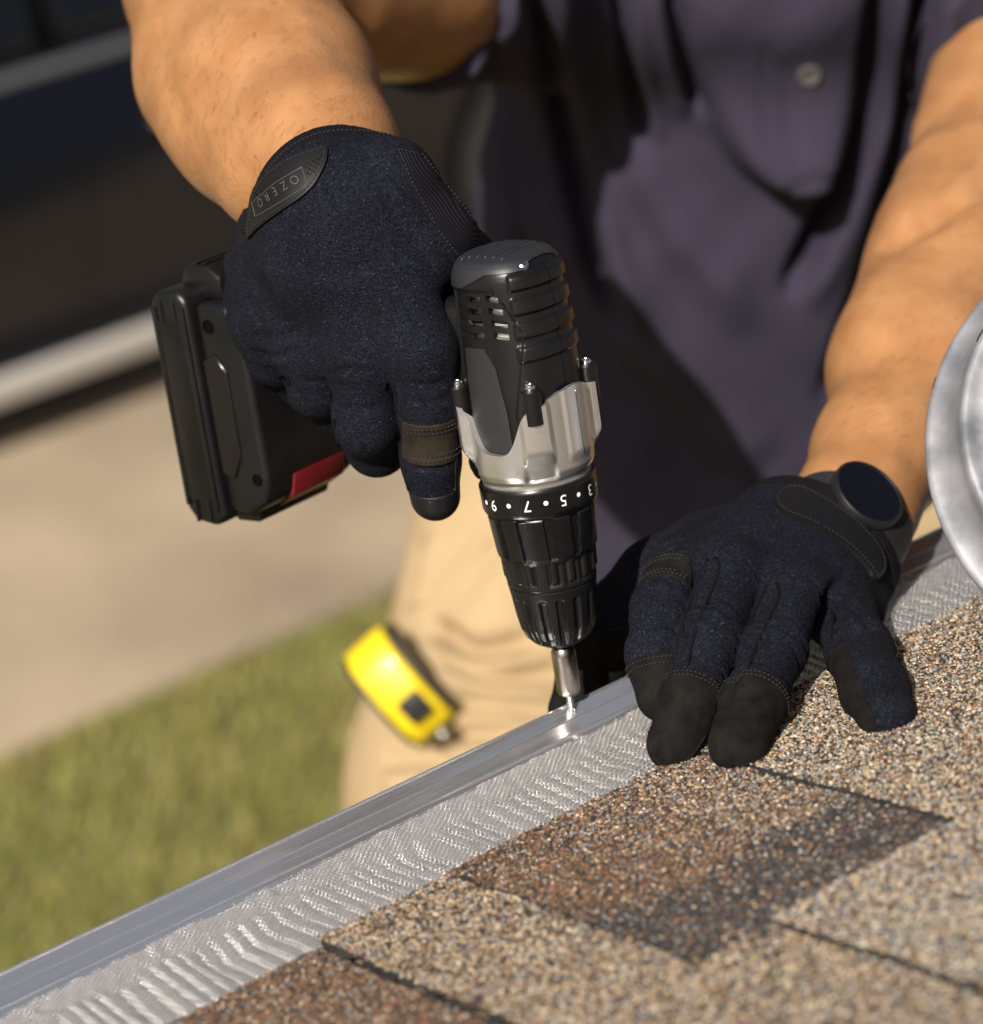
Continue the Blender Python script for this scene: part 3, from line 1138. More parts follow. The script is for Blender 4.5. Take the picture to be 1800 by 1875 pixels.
# soft cap on the back
fz = np.minimum((Zf - 0.2130) + 0.010 * np.clip(-np.cos(Tf + 0.15) - 0.2, -0.6, 0.0), 0.021 - (np.sqrt(Vm[:, 0] ** 2 + Vm[:, 1] ** 2) * np.cos(Tf) - 0.0015) * 1.15)
capo = patch('soft_cap', Vm, Fm, fz, m_capr, drill, off=0.0008, thick=0.0018, sharp=40)
for k in range(7):
    yy = np.linspace(-0.016, 0.016, 20)
    xx = -0.017 + 0.0047 * k + 0 * yy
    rad = np.sqrt(xx ** 2 + yy ** 2); an = np.arctan2(yy, xx)
    zs_ = np.linspace(0.2, 0.226, 300)
    zz = np.array([np.interp(-rd, -r_motor(np.full(300, q), zs_), zs_) for rd, q in zip(rad, an)])
    V_, F_ = tube(np.stack([xx, yy, zz + 0.0008], 1), 0.00055, 6)
    part('cap_rib', V_, F_, m_capr, drill)
# parting line of the two halves along the top
zz = np.linspace(0.161, 0.2205, 60)
rr = r_motor(np.zeros(60), zz)
V_, F_ = tube(np.stack([rr - 0.00015, np.zeros(60), zz], 1), 0.0003, 5)
part('seam', V_, F_, m_hole, drill)


def small_screw(p, axis, r=0.0028, recess=False, name='housing_screw'):
    axis = np.asarray(axis, float); axis /= np.linalg.norm(axis)
    ref = np.array([0.2, 1, 0.3]); x = np.cross(ref, axis); x /= np.linalg.norm(x); y = np.cross(axis, x)
    V_, F_ = lathe([(r, -0.002), (r, 0.0006), (r * 0.8, 0.0013), (r * 0.45, 0.0016), (r * 0.3, 0.0006), (0, 0.0006)], 20)
    V_ = np.asarray(p) + V_[:, :1] * x + V_[:, 1:2] * y + V_[:, 2:] * axis
    return part(name, V_, F_, m_screw, drill, sharp=30)


# screw bosses standing on the gear housing
for c_ in BOSS:
    rb = 0.0300
    V_, F_ = lathe([(0, 0.150), (0.0046, 0.150), (0.0046, 0.1655), (0.0040, 0.1665), (0, 0.1665)], 24)
    V_[:, 0] += rb * math.cos(c_); V_[:, 1] += rb * math.sin(c_)
    part('screw_boss', V_, F_, m_blk, drill, sharp=30)
    small_screw((rb * math.cos(c_), rb * math.sin(c_), 0.1672), (0, 0, 1), 0.0026)
small_screw((0.0185, -0.0105, 0.2212), (0.35, -0.2, 0.9), 0.0030)

# grip, trigger guard area and foot
bm = prism([(-0.006, 0.150), (-0.006, 0.205), (-0.045, 0.203), (-0.10, 0.196), (-0.146, 0.199), (-0.150, 0.150), (-0.10, 0.157), (-0.05, 0.160), (-0.03, 0.150)], -0.0165, 0.0165, 0.008, 3)
from_bm('grip', bm, m_blk, drill)
bm = prism([(-0.024, 0.128), (-0.024, 0.152), (-0.044, 0.160), (-0.046, 0.140), (-0.036, 0.128)], -0.009, 0.009, 0.003, 2)
from_bm('trigger', bm, m_blk2, drill)
bm = prism([(-0.016, 0.116), (-0.016, 0.134), (-0.030, 0.134), (-0.033, 0.124), (-0.029, 0.116)], -0.011, 0.011, 0.003, 2)
from_bm('trigger_housing', bm, m_blk2, drill)
# foot of the tool
bm = prism([(-0.146, 0.103), (-0.142, 0.116), (-0.142, 0.192), (-0.150, 0.204), (-0.172, 0.204), (-0.172, 0.098), (-0.158, 0.096)], -0.0335, 0.0335, 0.004, 3)
foot = from_bm('foot', bm, m_blk, drill)
bm = prism([(-0.1735, 0.094), (-0.1735, 0.2055), (-0.178, 0.211), (-0.193, 0.211), (-0.199, 0.205), (-0.199, 0.099), (-0.194, 0.092), (-0.180, 0.090)], -0.0365, 0.0365, 0.005, 3)
bat = from_bm('battery', bm, m_blk, drill)
bm = box_bm((0.016, 0.0012, 0.092), 0.0006, 2)
from_bm('side_panel', bm, m_blk2, bat, Matrix.Translation((-0.1865, -0.0366, 0.1500)))
bm = prism([(-0.160, 0.2035), (-0.160, 0.2155), (-0.167, 0.2205), (-0.184, 0.2205), (-0.188, 0.2105), (-0.172, 0.2035)], -0.024, 0.024, 0.003, 2)
from_bm('rear_latch', bm, m_blk, bat)
for dz in (-0.0028, 0.0028):
    bm = box_bm((0.0016, 0.044, 0.0016), 0.0004, 1)
    from_bm('latch_rib', bm, m_blk, bat, Matrix.Translation((-0.1745 + dz, 0, 0.2210)))
for zz in (0.2005, 0.0985):
    for dx in (-0.0045, 0.0045):
        bm = box_bm((0.0016, 0.0022, 0.012), 0.0005, 1)
        from_bm('side_rib', bm, m_blk, bat, Matrix.Translation((-0.1865 + dx, -0.0367, zz)))
bm = prism([(-0.1565, 0.0955), (-0.1448, 0.1020), (-0.1418, 0.1135), (-0.156, 0.1125)], -0.014, 0.0240, 0.0008, 2)
from_bm('red_label', bm, m_red, drill)
# holes in the foot: shallow discs, their inner shade put in as near-black colour
for (px_, pz_, r_) in ((-0.1635, 0.193, 0.0030), (-0.1485, 0.116, 0.0026)):
    V_, F_ = lathe([(0, 0.0), (r_, 0.0), (r_ + 0.0006, 0.0004), (r_, 0.0009), (r_ * 0.9, 0.0002), (0, 0.00015)], 24)
    V_ = np.stack([px_ + V_[:, 0], -0.0335 - V_[:, 2], pz_ + V_[:, 1]], 1)
    part('screw_hole', V_, F_, m_hole, foot, sharp=30)
# stepped sides of battery and foot
for sy in (-1, 1):
    for xx, z0_, z1_, w_ in ((-0.1768, 0.099, 0.203, 0.0030), (-0.1958, 0.101, 0.203, 0.0028)):
        bm = box_bm((w_, 0.0016, z1_ - z0_), 0.0006, 2)
        from_bm('side_rail', bm, m_blk, bat, Matrix.Translation((xx, sy * 0.0368, (z0_ + z1_) / 2)))
    bm = prism([(-0.1705, 0.118), (-0.1705, 0.176), (-0.1620, 0.180), (-0.1560, 0.170), (-0.1560, 0.128), (-0.1625, 0.116)], *sorted((sy * 0.0332, sy * 0.0346)), 0.0006, 1)
    from_bm('foot_panel', bm, m_blk2, foot)
bm = prism([(-0.1755, 0.0905), (-0.160, 0.0905), (-0.157, 0.0975), (-0.1755, 0.0975)], -0.026, 0.026, 0.0015, 2)
from_bm('release_tab', bm, m_blk, bat)

# ------------------------------------------------------------------ the roofer
_n = np.array([-0.56, -0.83, 0]); BN = _n / np.linalg.norm(_n)       # the way he faces
BL = np.array([-BN[1], BN[0], 0])                                    # towards his left
T0 = at(1470, 130, 1.95)


def body(a, f, z):
    return np.array([T0[0], T0[1], EAVE]) + a * BL + f * BN + np.array([0, 0, z])


def hp(x, y, s):
    """point over the right side of the drill, s metres out from its middle plane"""
    return on_plane(x, y, DY, drill_pt(0, -s, 0))


m_skin = mat('skin', (0.285, 0.132, 0.052), 0.38, col2=(0.375, 0.190, 0.083), vscale=36, bump=0.45, bscale=420, bdist=0.0007, sss=0.05, detail=10, spec=0.4)
m_shirt = mat('polo_shirt', (0.031, 0.027, 0.045), 0.9, var=0.06, vscale=25, bump=0.3, bscale=1200, bdist=0.0006, sheen=0.0, spec=0.15)
m_pants = mat('khaki_twill', (0.37, 0.27, 0.152), 0.9, var=0.06, vscale=20, bump=0.3, bscale=900, bdist=0.0006, spec=0.2)
m_knit = knit('navy_knit', (0.0018, 0.002, 0.0042), (0.0092, 0.0102, 0.0175), 1400, 0.5, 1.0, sheen=0.0)
m_suede = mat('black_suede', (0.004, 0.0036, 0.0033), 0.9, col2=(0.011, 0.0098, 0.0088), vscale=140, bump=0.8, bscale=1300, bdist=0.0004, sheen=0.0, spec=0.12)
m_worn = mat('worn_suede', (0.008, 0.007, 0.006), 0.8, col2=(0.028, 0.020, 0.012), vscale=90, bump=0.5, bscale=1600, bdist=0.0003, spec=0.2)
m_rubber = mat('logo_rubber', (0.006, 0.006, 0.0066), 0.5, spec=0.3, var=0.1, vscale=50, bump=0.15, bscale=1500, bdist=0.0002)
m_stitch = mat('thread', (0.014, 0.0135, 0.013), 0.8)
m_seam = mat('seam_piping', (0.004, 0.004, 0.006), 0.85, spec=0.1)
m_ribk = mat('ribbed_knit', (0.006, 0.006, 0.010), 0.85, var=0.2, vscale=80, spec=0.15)


def add_ribs(m, scale, direction):
    n, L = m.node_tree.nodes, m.node_tree.links
    b = n['Principled BSDF']
    tc = n['Texture Coordinate']
    dv = n.new('ShaderNodeVectorMath'); dv.operation = 'DOT_PRODUCT'
    dv.inputs[1].default_value = tuple(np.asarray(direction) / np.linalg.norm(direction) * scale)
    L.new(tc.outputs['Object'], dv.inputs[0])
    s = n.new('ShaderNodeMath'); s.operation = 'SINE'
    L.new(dv.outputs['Value'], s.inputs[0])
    bp = n.new('ShaderNodeBump'); bp.inputs['Strength'].default_value = 0.55; bp.inputs['Distance'].default_value = 0.0006
    L.new(s.outputs[0], bp.inputs['Height']); L.new(bp.outputs[0], b.inputs['Normal'])


person = empty('person', body(0, -0.12, -1.30), label='roofer in dark polo shirt and khaki trousers, driving a screw with gloved hands', cat='person')
PINV = Matrix.Translation(-person.location)


def pchild(o):
    """keep world placement of a part whose mesh is in world coordinates"""
    o.matrix_parent_inverse = PINV
    return o


# ---- body: torso, head, legs and both bare arms as one surface
f = Field(body(0, 0, 0) + np.array([-0.62, -0.55, -1.36]), body(0, 0, 0) + np.array([0.42, 0.50, 0.50]), 0.005)
WR, ER, SR = hp(612, 372, 0.020), at(385, -55, 1.60), body(-0.175, -0.04, 0.060)
WL, EL, SL = at(1566, 930, 1.475), at(1840, 340, 1.69), body(0.185, -0.05, 0.10)
f.chain([(body(0, -0.15, 0.02), 0.072), (body(0, -0.15, -0.20), 0.065), (body(0, -0.13, -0.40), 0.075)], 0.03, flat=BL, ratio=1.6)
f.cone(SR - 0.05 * BN, SL - 0.05 * BN, 0.045, 0.045, 0.03)
f.cone(body(0, -0.12, 0.08), body(0, -0.02, 0.27), 0.058, 0.052, 0.03)
f.cone(body(0, -0.02, 0.33), body(0, 0.035, 0.39), 0.075, 0.078, 0.03)
f.cone(body(0, 0.055, 0.285), body(0, 0.085, 0.30), 0.045, 0.03, 0.02)
f.cone(body(0, 0.115, 0.37), body(0, 0.13, 0.34), 0.011, 0.014, 0.01)
for s_ in (-1, 1):
    f.cone(body(0.077 * s_, 0.0, 0.36), body(0.081 * s_, 0.0, 0.32), 0.014, 0.01, 0.006)
for s_, kn in ((-1, (-0.25, 0.04, -0.84)), (1, (0.15, -0.02, -0.82))):
    f.chain([(body(0.10 * s_, -0.11, -0.42), 0.085), (body(*kn), 0.055), (body(0.16 * s_, -0.12, -1.22), 0.04), (body(0.16 * s_, 0.03, -1.27), 0.035)], 0.02)
# right arm: upper arm, elbow, swelling forearm, wrist
mid = lambda a, b, t: a + (b - a) * t
f.chain([(SR, 0.052), (mid(SR, ER, 0.45), 0.056), (ER, 0.044)], 0.02)
f.cone(mid(SR, ER, 0.38) - np.array([0, 0, 0.014]), mid(SR, ER, 0.72) - np.array([0, 0, 0.020]), 0.052, 0.046, 0.02)
ARM_R = WR - ER
f.chain([(ER, 0.043), (mid(ER, WR, 0.28) - 0.002 * RT, 0.0475), (mid(ER, WR, 0.55), 0.046), (mid(ER, WR, 0.82), 0.035), (mid(ER, WR, 0.97), 0.0285)], 0.016)
f.cone(mid(ER, WR, 0.10) - 0.012 * RT - 0.006 * UP, mid(ER, WR, 0.62) - 0.018 * RT - 0.012 * UP, 0.030, 0.026, 0.03)
f.cone(mid(ER, WR, 0.30) + 0.010 * RT, mid(ER, WR, 0.8) + 0.010 * RT, 0.034, 0.027, 0.03)
f.cone(mid(ER, WR, 0.40) - 0.026 * RT - 0.016 * UP, mid(ER, WR, 0.78) - 0.018 * RT - 0.014 * UP, 0.030, 0.020, 0.03)
# left arm
f.chain([(SL, 0.060), (mid(SL, EL, 0.5), 0.055), (EL, 0.045)], 0.02)
f.cone(mid(SL, EL, 0.35) - 0.018 * RT, mid(SL, EL, 0.85) - 0.020 * RT, 0.046, 0.040, 0.02)
f.chain([(EL, 0.044), (mid(EL, WL, 0.28), 0.047), (mid(EL, WL, 0.6), 0.041), (mid(EL, WL, 0.85), 0.0325), (WL, 0.0285), (mid(EL, WL, 1.13), 0.0265)], 0.016)
f.cone(mid(EL, WL, 0.1) - 0.016 * RT + 0.004 * UP, mid(EL, WL, 0.6) - 0.012 * RT, 0.036, 0.028, 0.03)
f.cone(mid(EL, WL, 0.08) + 0.014 * RT, mid(EL, WL, 0.62) + 0.012 * RT, 0.034, 0.028, 0.03)
# tendons and veins, soft
V, Q = f.mesh(3)
Nn = vnormals(V, Q)
P2 = proj_n(V)
dsp = np.zeros(len(V))
for pl, wd_, am in [([(330, 110), (345, 190), (390, 250), (430, 330)], 16, 0.0022), ([(640, 150), (600, 120), (560, 60), (545, 0)], 20, 0.0015),
                    ([(470, 130), (500, 200), (520, 260)], 14, 0.0012), ([(300, 60), (310, 150), (350, 230)], 18, -0.0018),
                    ([(1560, 560), (1580, 660), (1560, 780)], 18, 0.0014), ([(1625, 452), (1680, 425), (1740, 385), (1810, 330)], 16, -0.009), ([(1600, 520), (1690, 470), (1790, 400)], 30, 0.003), ([(1690, 260), (1660, 330), (1650, 390)], 40, 0.005), ([(1800, 250), (1720, 330), (1690, 400)], 14, -0.003),
                    ([(1500, 790), (1600, 840), (1660, 870)], 14, -0.0012), ([(1600, 700), (1640, 780), (1640, 850)], 14, 0.0014)]:
    d, t, s_ = seg_dist(P2, pl)
    dsp += 0.6 * am * np.exp(-(d / wd_) ** 2) * (Nn @ FW < 0)
V = V + Nn * dsp[:, None]
bo = pchild(part('body', V, Q, m_skin, person))
BODY = (V, Q)
bvh_body = BVHTree.FromPolygons([tuple(v) for v in V], [tuple(int(i) for i in q) for q in Q])

# fine hair along the forearms
hv, hf, nb = [], [], 0
fa = np.flatnonzero((Nn @ FW < 0.25))
for (A_, B_, cnt) in ((ER, WR, 1500), (EL, WL, 900)):
    ab = B_ - A_; t = ((V[fa] - A_) @ ab) / (ab @ ab)
    dd = np.linalg.norm(V[fa] - A_ - t[:, None] * ab, axis=1)
    c = fa[(t > 0.15) & (t < 0.98) & (dd < 0.075)]
    if len(c) == 0:
        continue
    for i in rng.choice(c, cnt):
        n0 = Nn[i]; d0 = ab / np.linalg.norm(ab) * 0.7 - RT * 0.5 + rng.normal(0, 0.16, 3); d0 -= n0 * (d0 @ n0); d0 /= np.linalg.norm(d0)
        Lh = rng.uniform(0.006, 0.012); p0 = V[i] + rng.normal(0, 0.0015, 3) * (1 - np.abs(n0))
        q = np.array([p0 - n0 * 0.0006, p0 + d0 * Lh * 0.4 + n0 * 0.0011, p0 + d0 * Lh + n0 * 0.0012])
        sd_ = np.cross(d0, n0) * 0.00005
        hv.append(np.array([q[0] - sd_, q[0] + sd_, q[1] + sd_, q[1] - sd_, q[2]])); hf += [(nb, nb + 1, nb + 2, nb + 3), (nb + 3, nb + 2, nb + 4)]; nb += 5
m_hair = mat('arm_hair', (0.05, 0.025, 0.012), 0.5)
pchild(part('arm_hair', np.concatenate(hv), hf, m_hair, person, kind='stuff'))

# ---- shirt
f = Field(body(0, 0, 0) + np.array([-0.46, -0.42, -0.52]), body(0, 0, 0) + np.array([0.42, 0.45, 0.24]), 0.0040)
f.chain([(body(0, -0.125, 0.03), 0.130), (body(0, -0.125, -0.18), 0.128), (body(-0.01, -0.12, -0.55), 0.132)], 0.04, flat=BL, ratio=1.56)
f.cone(SR + np.array([0, 0, 0.0]), SL, 0.076, 0.080, 0.05)
f.cone(body(0, -0.10, 0.12), body(0, -0.04, 0.21), 0.075, 0.07, 0.03)
f.plane_cut(body(0, 0, -0.45), -np.array([0, 0, 1.0]) + 0.16 * BL)
for S_, E_, t_ in ((SR, ER, 0.42), (SL, EL, 0.70)):
    sl_ = f.twin()
    ax_ = (E_ - S_) / np.linalg.norm(E_ - S_)
    sl_.cone(S_, mid(S_, E_, 0.9), 0.074, 0.076, 0.03)
    sl_.plane_cut(mid(S_, E_, t_), ax_)
    f.join(sl_, 0.02)
V, Q = f.mesh(2)
Nn = vnormals(V, Q)
P2 = proj_n(V)
front = sst(0.15, -0.25, Nn @ FW)
dsp = np.zeros(len(V))


def valley(pl, wd_, am, w0=0.0, w1=0.15, ridge=0.0, off=0):
    d, t, s_ = seg_dist(P2, spline(pl, 8))
    fade = sst(-0.01, w0 + 0.001, t) * sst(1.0, 1 - w1, t)
    return fade * (-am * np.exp(-(d / wd_) ** 2) + ridge * np.exp(-((d * s_ - off) / (wd_ * 1.6)) ** 2))


dsp += valley([(975, -60), (1000, 90), (1035, 260), (1070, 410), (1105, 540), (1160, 640)], 20, 0.020, ridge=0.008, off=-45)
dsp += valley([(1130, -60), (1145, 80), (1165, 190), (1180, 280)], 13, 0.012, ridge=0.003, off=-30)
dsp += valley([(1225, -60), (1245, 70), (1268, 150), (1290, 220)], 13, 0.013, ridge=0.003, off=30)
dsp += valley([(1625, -60), (1600, 110), (1575, 240), (1535, 350), (1480, 470), (1430, 560)], 20, 0.022, ridge=0.006, off=-40)
dsp += valley([(1700, -60), (1675, 150), (1645, 300), (1610, 450), (1560, 620), (1500, 760)], 20, 0.020, ridge=0.006, off=-45)
dsp += valley([(1020, 540), (1120, 700), (1250, 830), (1340, 930)], 60, 0.012, ridge=0.006, off=-70)
dsp += valley([(900, 60), (930, 200), (960, 420), (990, 620)], 26, 0.010, ridge=0.004, off=40)
dsp += valley([(1180, 330), (1250, 430), (1330, 520), (1370, 640)], 46, -0.008, w1=0.4)
dsp += valley([(1400, 80), (1395, 180), (1398, 250)], 12, 0.001)
# the loose placket sags into a deep U
U_ = spline([(1230, -40), (1262, 120), (1320, 265), (1390, 338), (1460, 362), (1530, 338), (1570, 250), (1600, 100), (1625, -40)], 10)
d, t, s_ = seg_dist(P2, U_)
ins = poly_in(P2, U_)
dsp += 0.026 * sst(-10, 60, ins) * sst(330, 50, ins) * sst(90, 300, P2[:, 1]) + 0.006 * sst(-45, 130, ins) * sst(300, 70, ins)
for pl in ([(1440, 288), (1480, 276), (1530, 282)], [(1420, 318), (1470, 308), (1525, 312)], [(1425, 300), (1440, 322), (1470, 330)]):
    dsp += valley(pl, 9, 0.0022)
V = V + (1.5 * dsp * front)[:, None] * (0.75 * BN + 0.25 * Nn)
# slight roll of wrinkles everywhere
V = V + Nn * (0.0015 * np.sin(P2[:, 0] / 31 + np.sin(P2[:, 1] / 70) * 2) * np.sin(P2[:, 1] / 95 + P2[:, 0] / 140))[:, None]
shirt = pchild(part('shirt', V, Q, m_shirt, person, label='dark purple-grey short sleeved polo shirt'))
bvh_s = BVHTree.FromPolygons([tuple(v) for v in V], [tuple(int(i) for i in q) for q in Q])


def hit(bvh, x, y):
    v = ray(x, y); v = v / np.linalg.norm(v)
    r = bvh.ray_cast(Vector(CAM), Vector(v))
    if r[0] is None:
        r_ = [bvh.find_nearest(Vector(CAM + v * d_)) for d_ in np.arange(1.1, 2.4, 0.02)]
        b_ = min(r_, key=lambda q: q[3]); r = (b_[0], b_[1])
    return np.array(r[0]), np.array(r[1])


# one button on the placket
p_, n_ = hit(bvh_s, 1482, 137)
x_ = np.cross([0, 0, 1.0], n_); x_ /= np.linalg.norm(x_); y_ = np.cross(n_, x_)
m_btn = mat('grey_button', (0.09, 0.085, 0.085), 0.35)
V_, F_ = lathe([(0, -0.0006), (0.0076, -0.0006), (0.0080, 0.0006), (0.0076, 0.0024), (0.0066, 0.0028), (0.0048, 0.0018), (0.0030, 0.0016), (0.0024, 0.0002), (0, 0.0002)], 32)
o = part('button', p_ + V_[:, :1] * x_ + V_[:, 1:2] * y_ + V_[:, 2:] * n_, F_, m_btn, shirt, sharp=40)

# ---- trousers
f = Field(body(0, 0, 0) + np.array([-0.40, -0.42, -1.30]), body(0, 0, 0) + np.array([0.36, 0.45, -0.24]), 0.0043)
f.chain([(body(0, -0.135, -0.36), 0.100), (body(-0.02, -0.14, -0.48), 0.108)], 0.03, flat=BL, ratio=1.42)
f.chain([(body(-0.155, -0.140, -0.47), 0.108), (body(-0.203, -0.015, -0.62), 0.110), (body(-0.235, 0.04, -0.86), 0.100), (body(-0.19, -0.08, -1.05), 0.075), (body(-0.16, -0.12, -1.24), 0.07)], 0.04)
f.chain([(body(0.10, -0.12, -0.42), 0.115), (body(0.14, -0.04, -0.82), 0.085), (body(0.16, -0.12, -1.24), 0.07)], 0.04)
V, Q = f.mesh(2)
Nn = vnormals(V, Q)
P2 = proj_n(V)
front = sst(0.15, -0.25, Nn @ FW)
dsp = np.zeros(len(V))
for pl, wd_, am, rg, of in [([(800, 1150), (860, 1190), (950, 1180), (1030, 1150)], 16, 0.008, 0.005, 26), ([(810, 1210), (900, 1240), (1010, 1235), (1080, 1220)], 14, 0.006, 0.004, 24),
                            ([(830, 1290), (930, 1295), (1030, 1310)], 14, 0.005, 0.004, 22), ([(790, 1130), (830, 1060), (880, 990), (930, 940)], 14, 0.005, 0.004, 22),
                            ([(745, 1110), (760, 1020), (775, 950)], 13, 0.004, 0.003, 20), ([(820, 1350), (920, 1345), (1000, 1350)], 16, 0.005, 0.004, 24),
                            ([(700, 1400), (790, 1395), (880, 1420)], 18, 0.004, 0.004, 24), ([(720, 960), (690, 1060), (690, 1130)], 14, 0.004, 0.003, 18)]:
    dsp += valley(pl, wd_ * 1.25, am * 3.0, w1=0.5, w0=0.05, ridge=rg * 2.6, off=of)
V = V + Nn * (dsp * front)[:, None]
trousers = pchild(part('trousers', V, Q, m_pants, person, label='khaki work trousers creased round the clipped tape measure'))
bvh_t = BVHTree.FromPolygons([tuple(v) for v in V], [tuple(int(i) for i in q) for q in Q])


# ------------------------------------------------------------------ gloves
def finger_zone(V, chain, t0, reach=0.006):
    """positive beyond the fraction t0 of a finger's polyline and close to it"""
    pts = np.array([c[0] for c in chain]); rad = np.array([c[1] for c in chain])
    L = np.linalg.norm(np.diff(pts, axis=0), axis=1); cum = np.concatenate([[0], np.cumsum(L)]); tot = cum[-1]
    best = np.full(len(V), 1e9); par = np.zeros(len(V)); rr = np.zeros(len(V))
    for i in range(len(L)):
        ab = pts[i + 1] - pts[i]
        t = ((V - pts[i]) @ ab) / L[i] ** 2
        lo_, hi_ = (0, 1) if i < len(L) - 1 else (0, 1.6)
        tc_ = np.clip(t, lo_, hi_)
        d = np.linalg.norm(V - pts[i] - np.clip(t, 0, 1)[:, None] * ab, axis=1)
        m_ = d < best
        best = np.where(m_, d, best); par = np.where(m_, cum[i] + tc_ * L[i], par)
        rr = np.where(m_, rad[i] + (rad[i + 1] - rad[i]) * np.clip(t, 0, 1), rr)
    return np.minimum(par - t0 * tot, (rr + reach - best)), np.where(rr + reach - best > 0, par - t0 * tot, -9.0)


def stitches(V, Q, f, parent, pitch=0.0021, rad=0.00028, lift=0.0009, mask=None):
    """a row of thread dashes along f = 0"""
    T = tris(Q); N = vnormals(V, Q)
    if mask is not None:
        T = T[mask[T].all(1)]
    fv = f[T]
    m_ = (fv.max(1) > 0) & (fv.min(1) <= 0)
    segs = []
    for t in T[m_]:
        pt, nm_ = [], []
        for k in range(3):
            i, j = t[k], t[(k + 1) % 3]
            if (f[i] > 0) != (f[j] > 0):
                u = f[i] / (f[i] - f[j])
                pt.append(V[i] + u * (V[j] - V[i])); nm_.append(N[i])
        if len(pt) == 2:
            n0 = nm_[0]
            segs.append((pt[0] + n0 * lift, pt[1] + n0 * lift))
    if not segs:
        return None
    # chain the segments, then cut into dashes
    S = np.array(segs); mids = S.mean(1)
    left = set(range(len(S))); VV, FF = [], []
    order = []
    while left:
        cur = next(iter(left)); left.discard(cur); run = [cur]; p = mids[cur]
        L_ = np.array(sorted(left))
        while len(L_):
            d = np.linalg.norm(mids[L_] - p, axis=1); j = int(np.argmin(d))
            if d[j] > 0.003:
                break
            run.append(int(L_[j])); left.discard(int(L_[j])); p = mids[L_[j]]
            L_ = np.delete(L_, j)
        order.append(run)
    for run in order:
        P_ = mids[run]
        if len(P_) < 4:
            continue
        P_ = np.concatenate([P_[:1], (P_[:-2] + P_[1:-1] + P_[2:]) / 3, P_[-1:]])
        s = np.concatenate([[0], np.cumsum(np.linalg.norm(np.diff(P_, axis=0), axis=1))])
        for k in range(int(s[-1] / pitch)):
            q = np.linspace(k * pitch, k * pitch + pitch * 0.62, 3)
            c = np.stack([np.interp(q, s, P_[:, i]) for i in range(3)], 1)
            tv, tf = tube(c, rad, 5)
            base = sum(len(v) for v in VV)
            VV.append(tv); FF += [[tuple(int(z) + base for z in f_) for f_ in blk] for blk in tf]
    if not VV:
        return None
    return part('stitching', np.concatenate(VV), [f_ for blk in FF for f_ in blk], m_stitch, parent, kind='stuff')


VIEW = -FW
# ---- right glove on the drill
pr_index = [(hp(775, 640, 0.024), 0.0150), (hp(783, 745, 0.026), 0.0137), (hp(788, 840, 0.024), 0.0128), (hp(797, 908, 0.021), 0.0112)]
pr_mid = [(hp(668, 655, 0.029), 0.0155), (hp(670, 775, 0.030), 0.0150), (hp(690, 815, 0.012), 0.0142), (hp(735, 800, -0.012), 0.0125)]
pr_ring = [(hp(565, 640, 0.029), 0.0150), (hp(580, 706, 0.026), 0.0142), (hp(626, 748, 0.006), 0.0132), (hp(690, 765, -0.016), 0.0115)]
pr_pink = [(hp(484, 600, 0.026), 0.0135), (hp(501, 655, 0.020), 0.0125), (hp(548, 700, 0.0), 0.0118), (hp(620, 725, -0.02), 0.0105)]
pr_thumb = [(hp(715, 335, 0.010), 0.0215), (hp(735, 395, 0.008), 0.0205), (hp(790, 440, 0.0), 0.0185), (hp(845, 490, -0.022), 0.0155), (hp(905, 590, -0.038), 0.0125), (hp(935, 690, -0.040), 0.0105)]
wr = [hp(500, 400, 0.026), hp(690, 320, 0.020)]
allp = np.array([p for c in (pr_index, pr_mid, pr_ring, pr_pink, pr_thumb) for p, _ in c] + wr + [WR, mid(ER, WR, 0.8)])
f = Field(allp.min(0) - 0.05, allp.max(0) + 0.05, 0.0014)
palm = f
AX = ARM_R / np.linalg.norm(ARM_R)
# cuff: a slightly flattened sleeve about the wrist
c0, c1_ = mid(ER, WR, 0.90), hp(612, 450, 0.022)
wide = np.cross(AX, FW); wide /= np.linalg.norm(wide)
cuff = palm.twin()
cuff.cone(c0, c1_, 0.0365, 0.032, 0.010, flat=wide, ratio=1.08)
cuff.cone(WR, c1_, 0.034, 0.030, 0.012)
cuff.plane_cut(mid(ER, WR, 0.965), -AX, 0.003)
for (p, r_), q, rq in zip((pr_index[0], pr_mid[0], pr_ring[0], pr_pink[0]), (hp(680, 390, 0.020), hp(635, 400, 0.024), hp(580, 420, 0.024), hp(530, 440, 0.022)), (0.021, 0.022, 0.022, 0.020)):
    palm.cone(q, p, rq, r_, 0.018)
palm.cone(hp(500, 430, 0.016), hp(466, 560, 0.016), 0.018, 0.016, 0.012)
palm.cone(hp(440, 482, 0.012), hp(432, 492, 0.010), 0.0085, 0.006, 0.008)
palm.cone(hp(452, 668, 0.014), hp(458, 690, 0.010), 0.0065, 0.006, 0.006)
fing = palm.twin()
for ch in (pr_index, pr_mid, pr_ring, pr_pink):
    one_ = palm.twin(); one_.chain(ch, 0.006)
    fing.join(one_, 0.0022)
palm.chain(pr_thumb, 0.012)
palm.join(cuff, 0.010)
palm.join(fing, 0.009)
# creases where the fingers part, dents of the slack cloth
for a, b_, r_ in ((hp(716, 690, 0.045), hp(722, 740, 0.043), 0.0030), (hp(722, 740, 0.043), hp(738, 860, 0.038), 0.0022), (hp(607, 712, 0.046), hp(618, 790, 0.040), 0.0026),
                  (hp(520, 690, 0.040), hp(545, 735, 0.030), 0.0026), (hp(640, 720, 0.047), hp(610, 700, 0.047), 0.001)):
    palm.cone(a, b_, r_, r_, 0.004, cut=True)
V, Q = palm.mesh(2)
Nn = vnormals(V, Q)
P2 = proj_n(V)
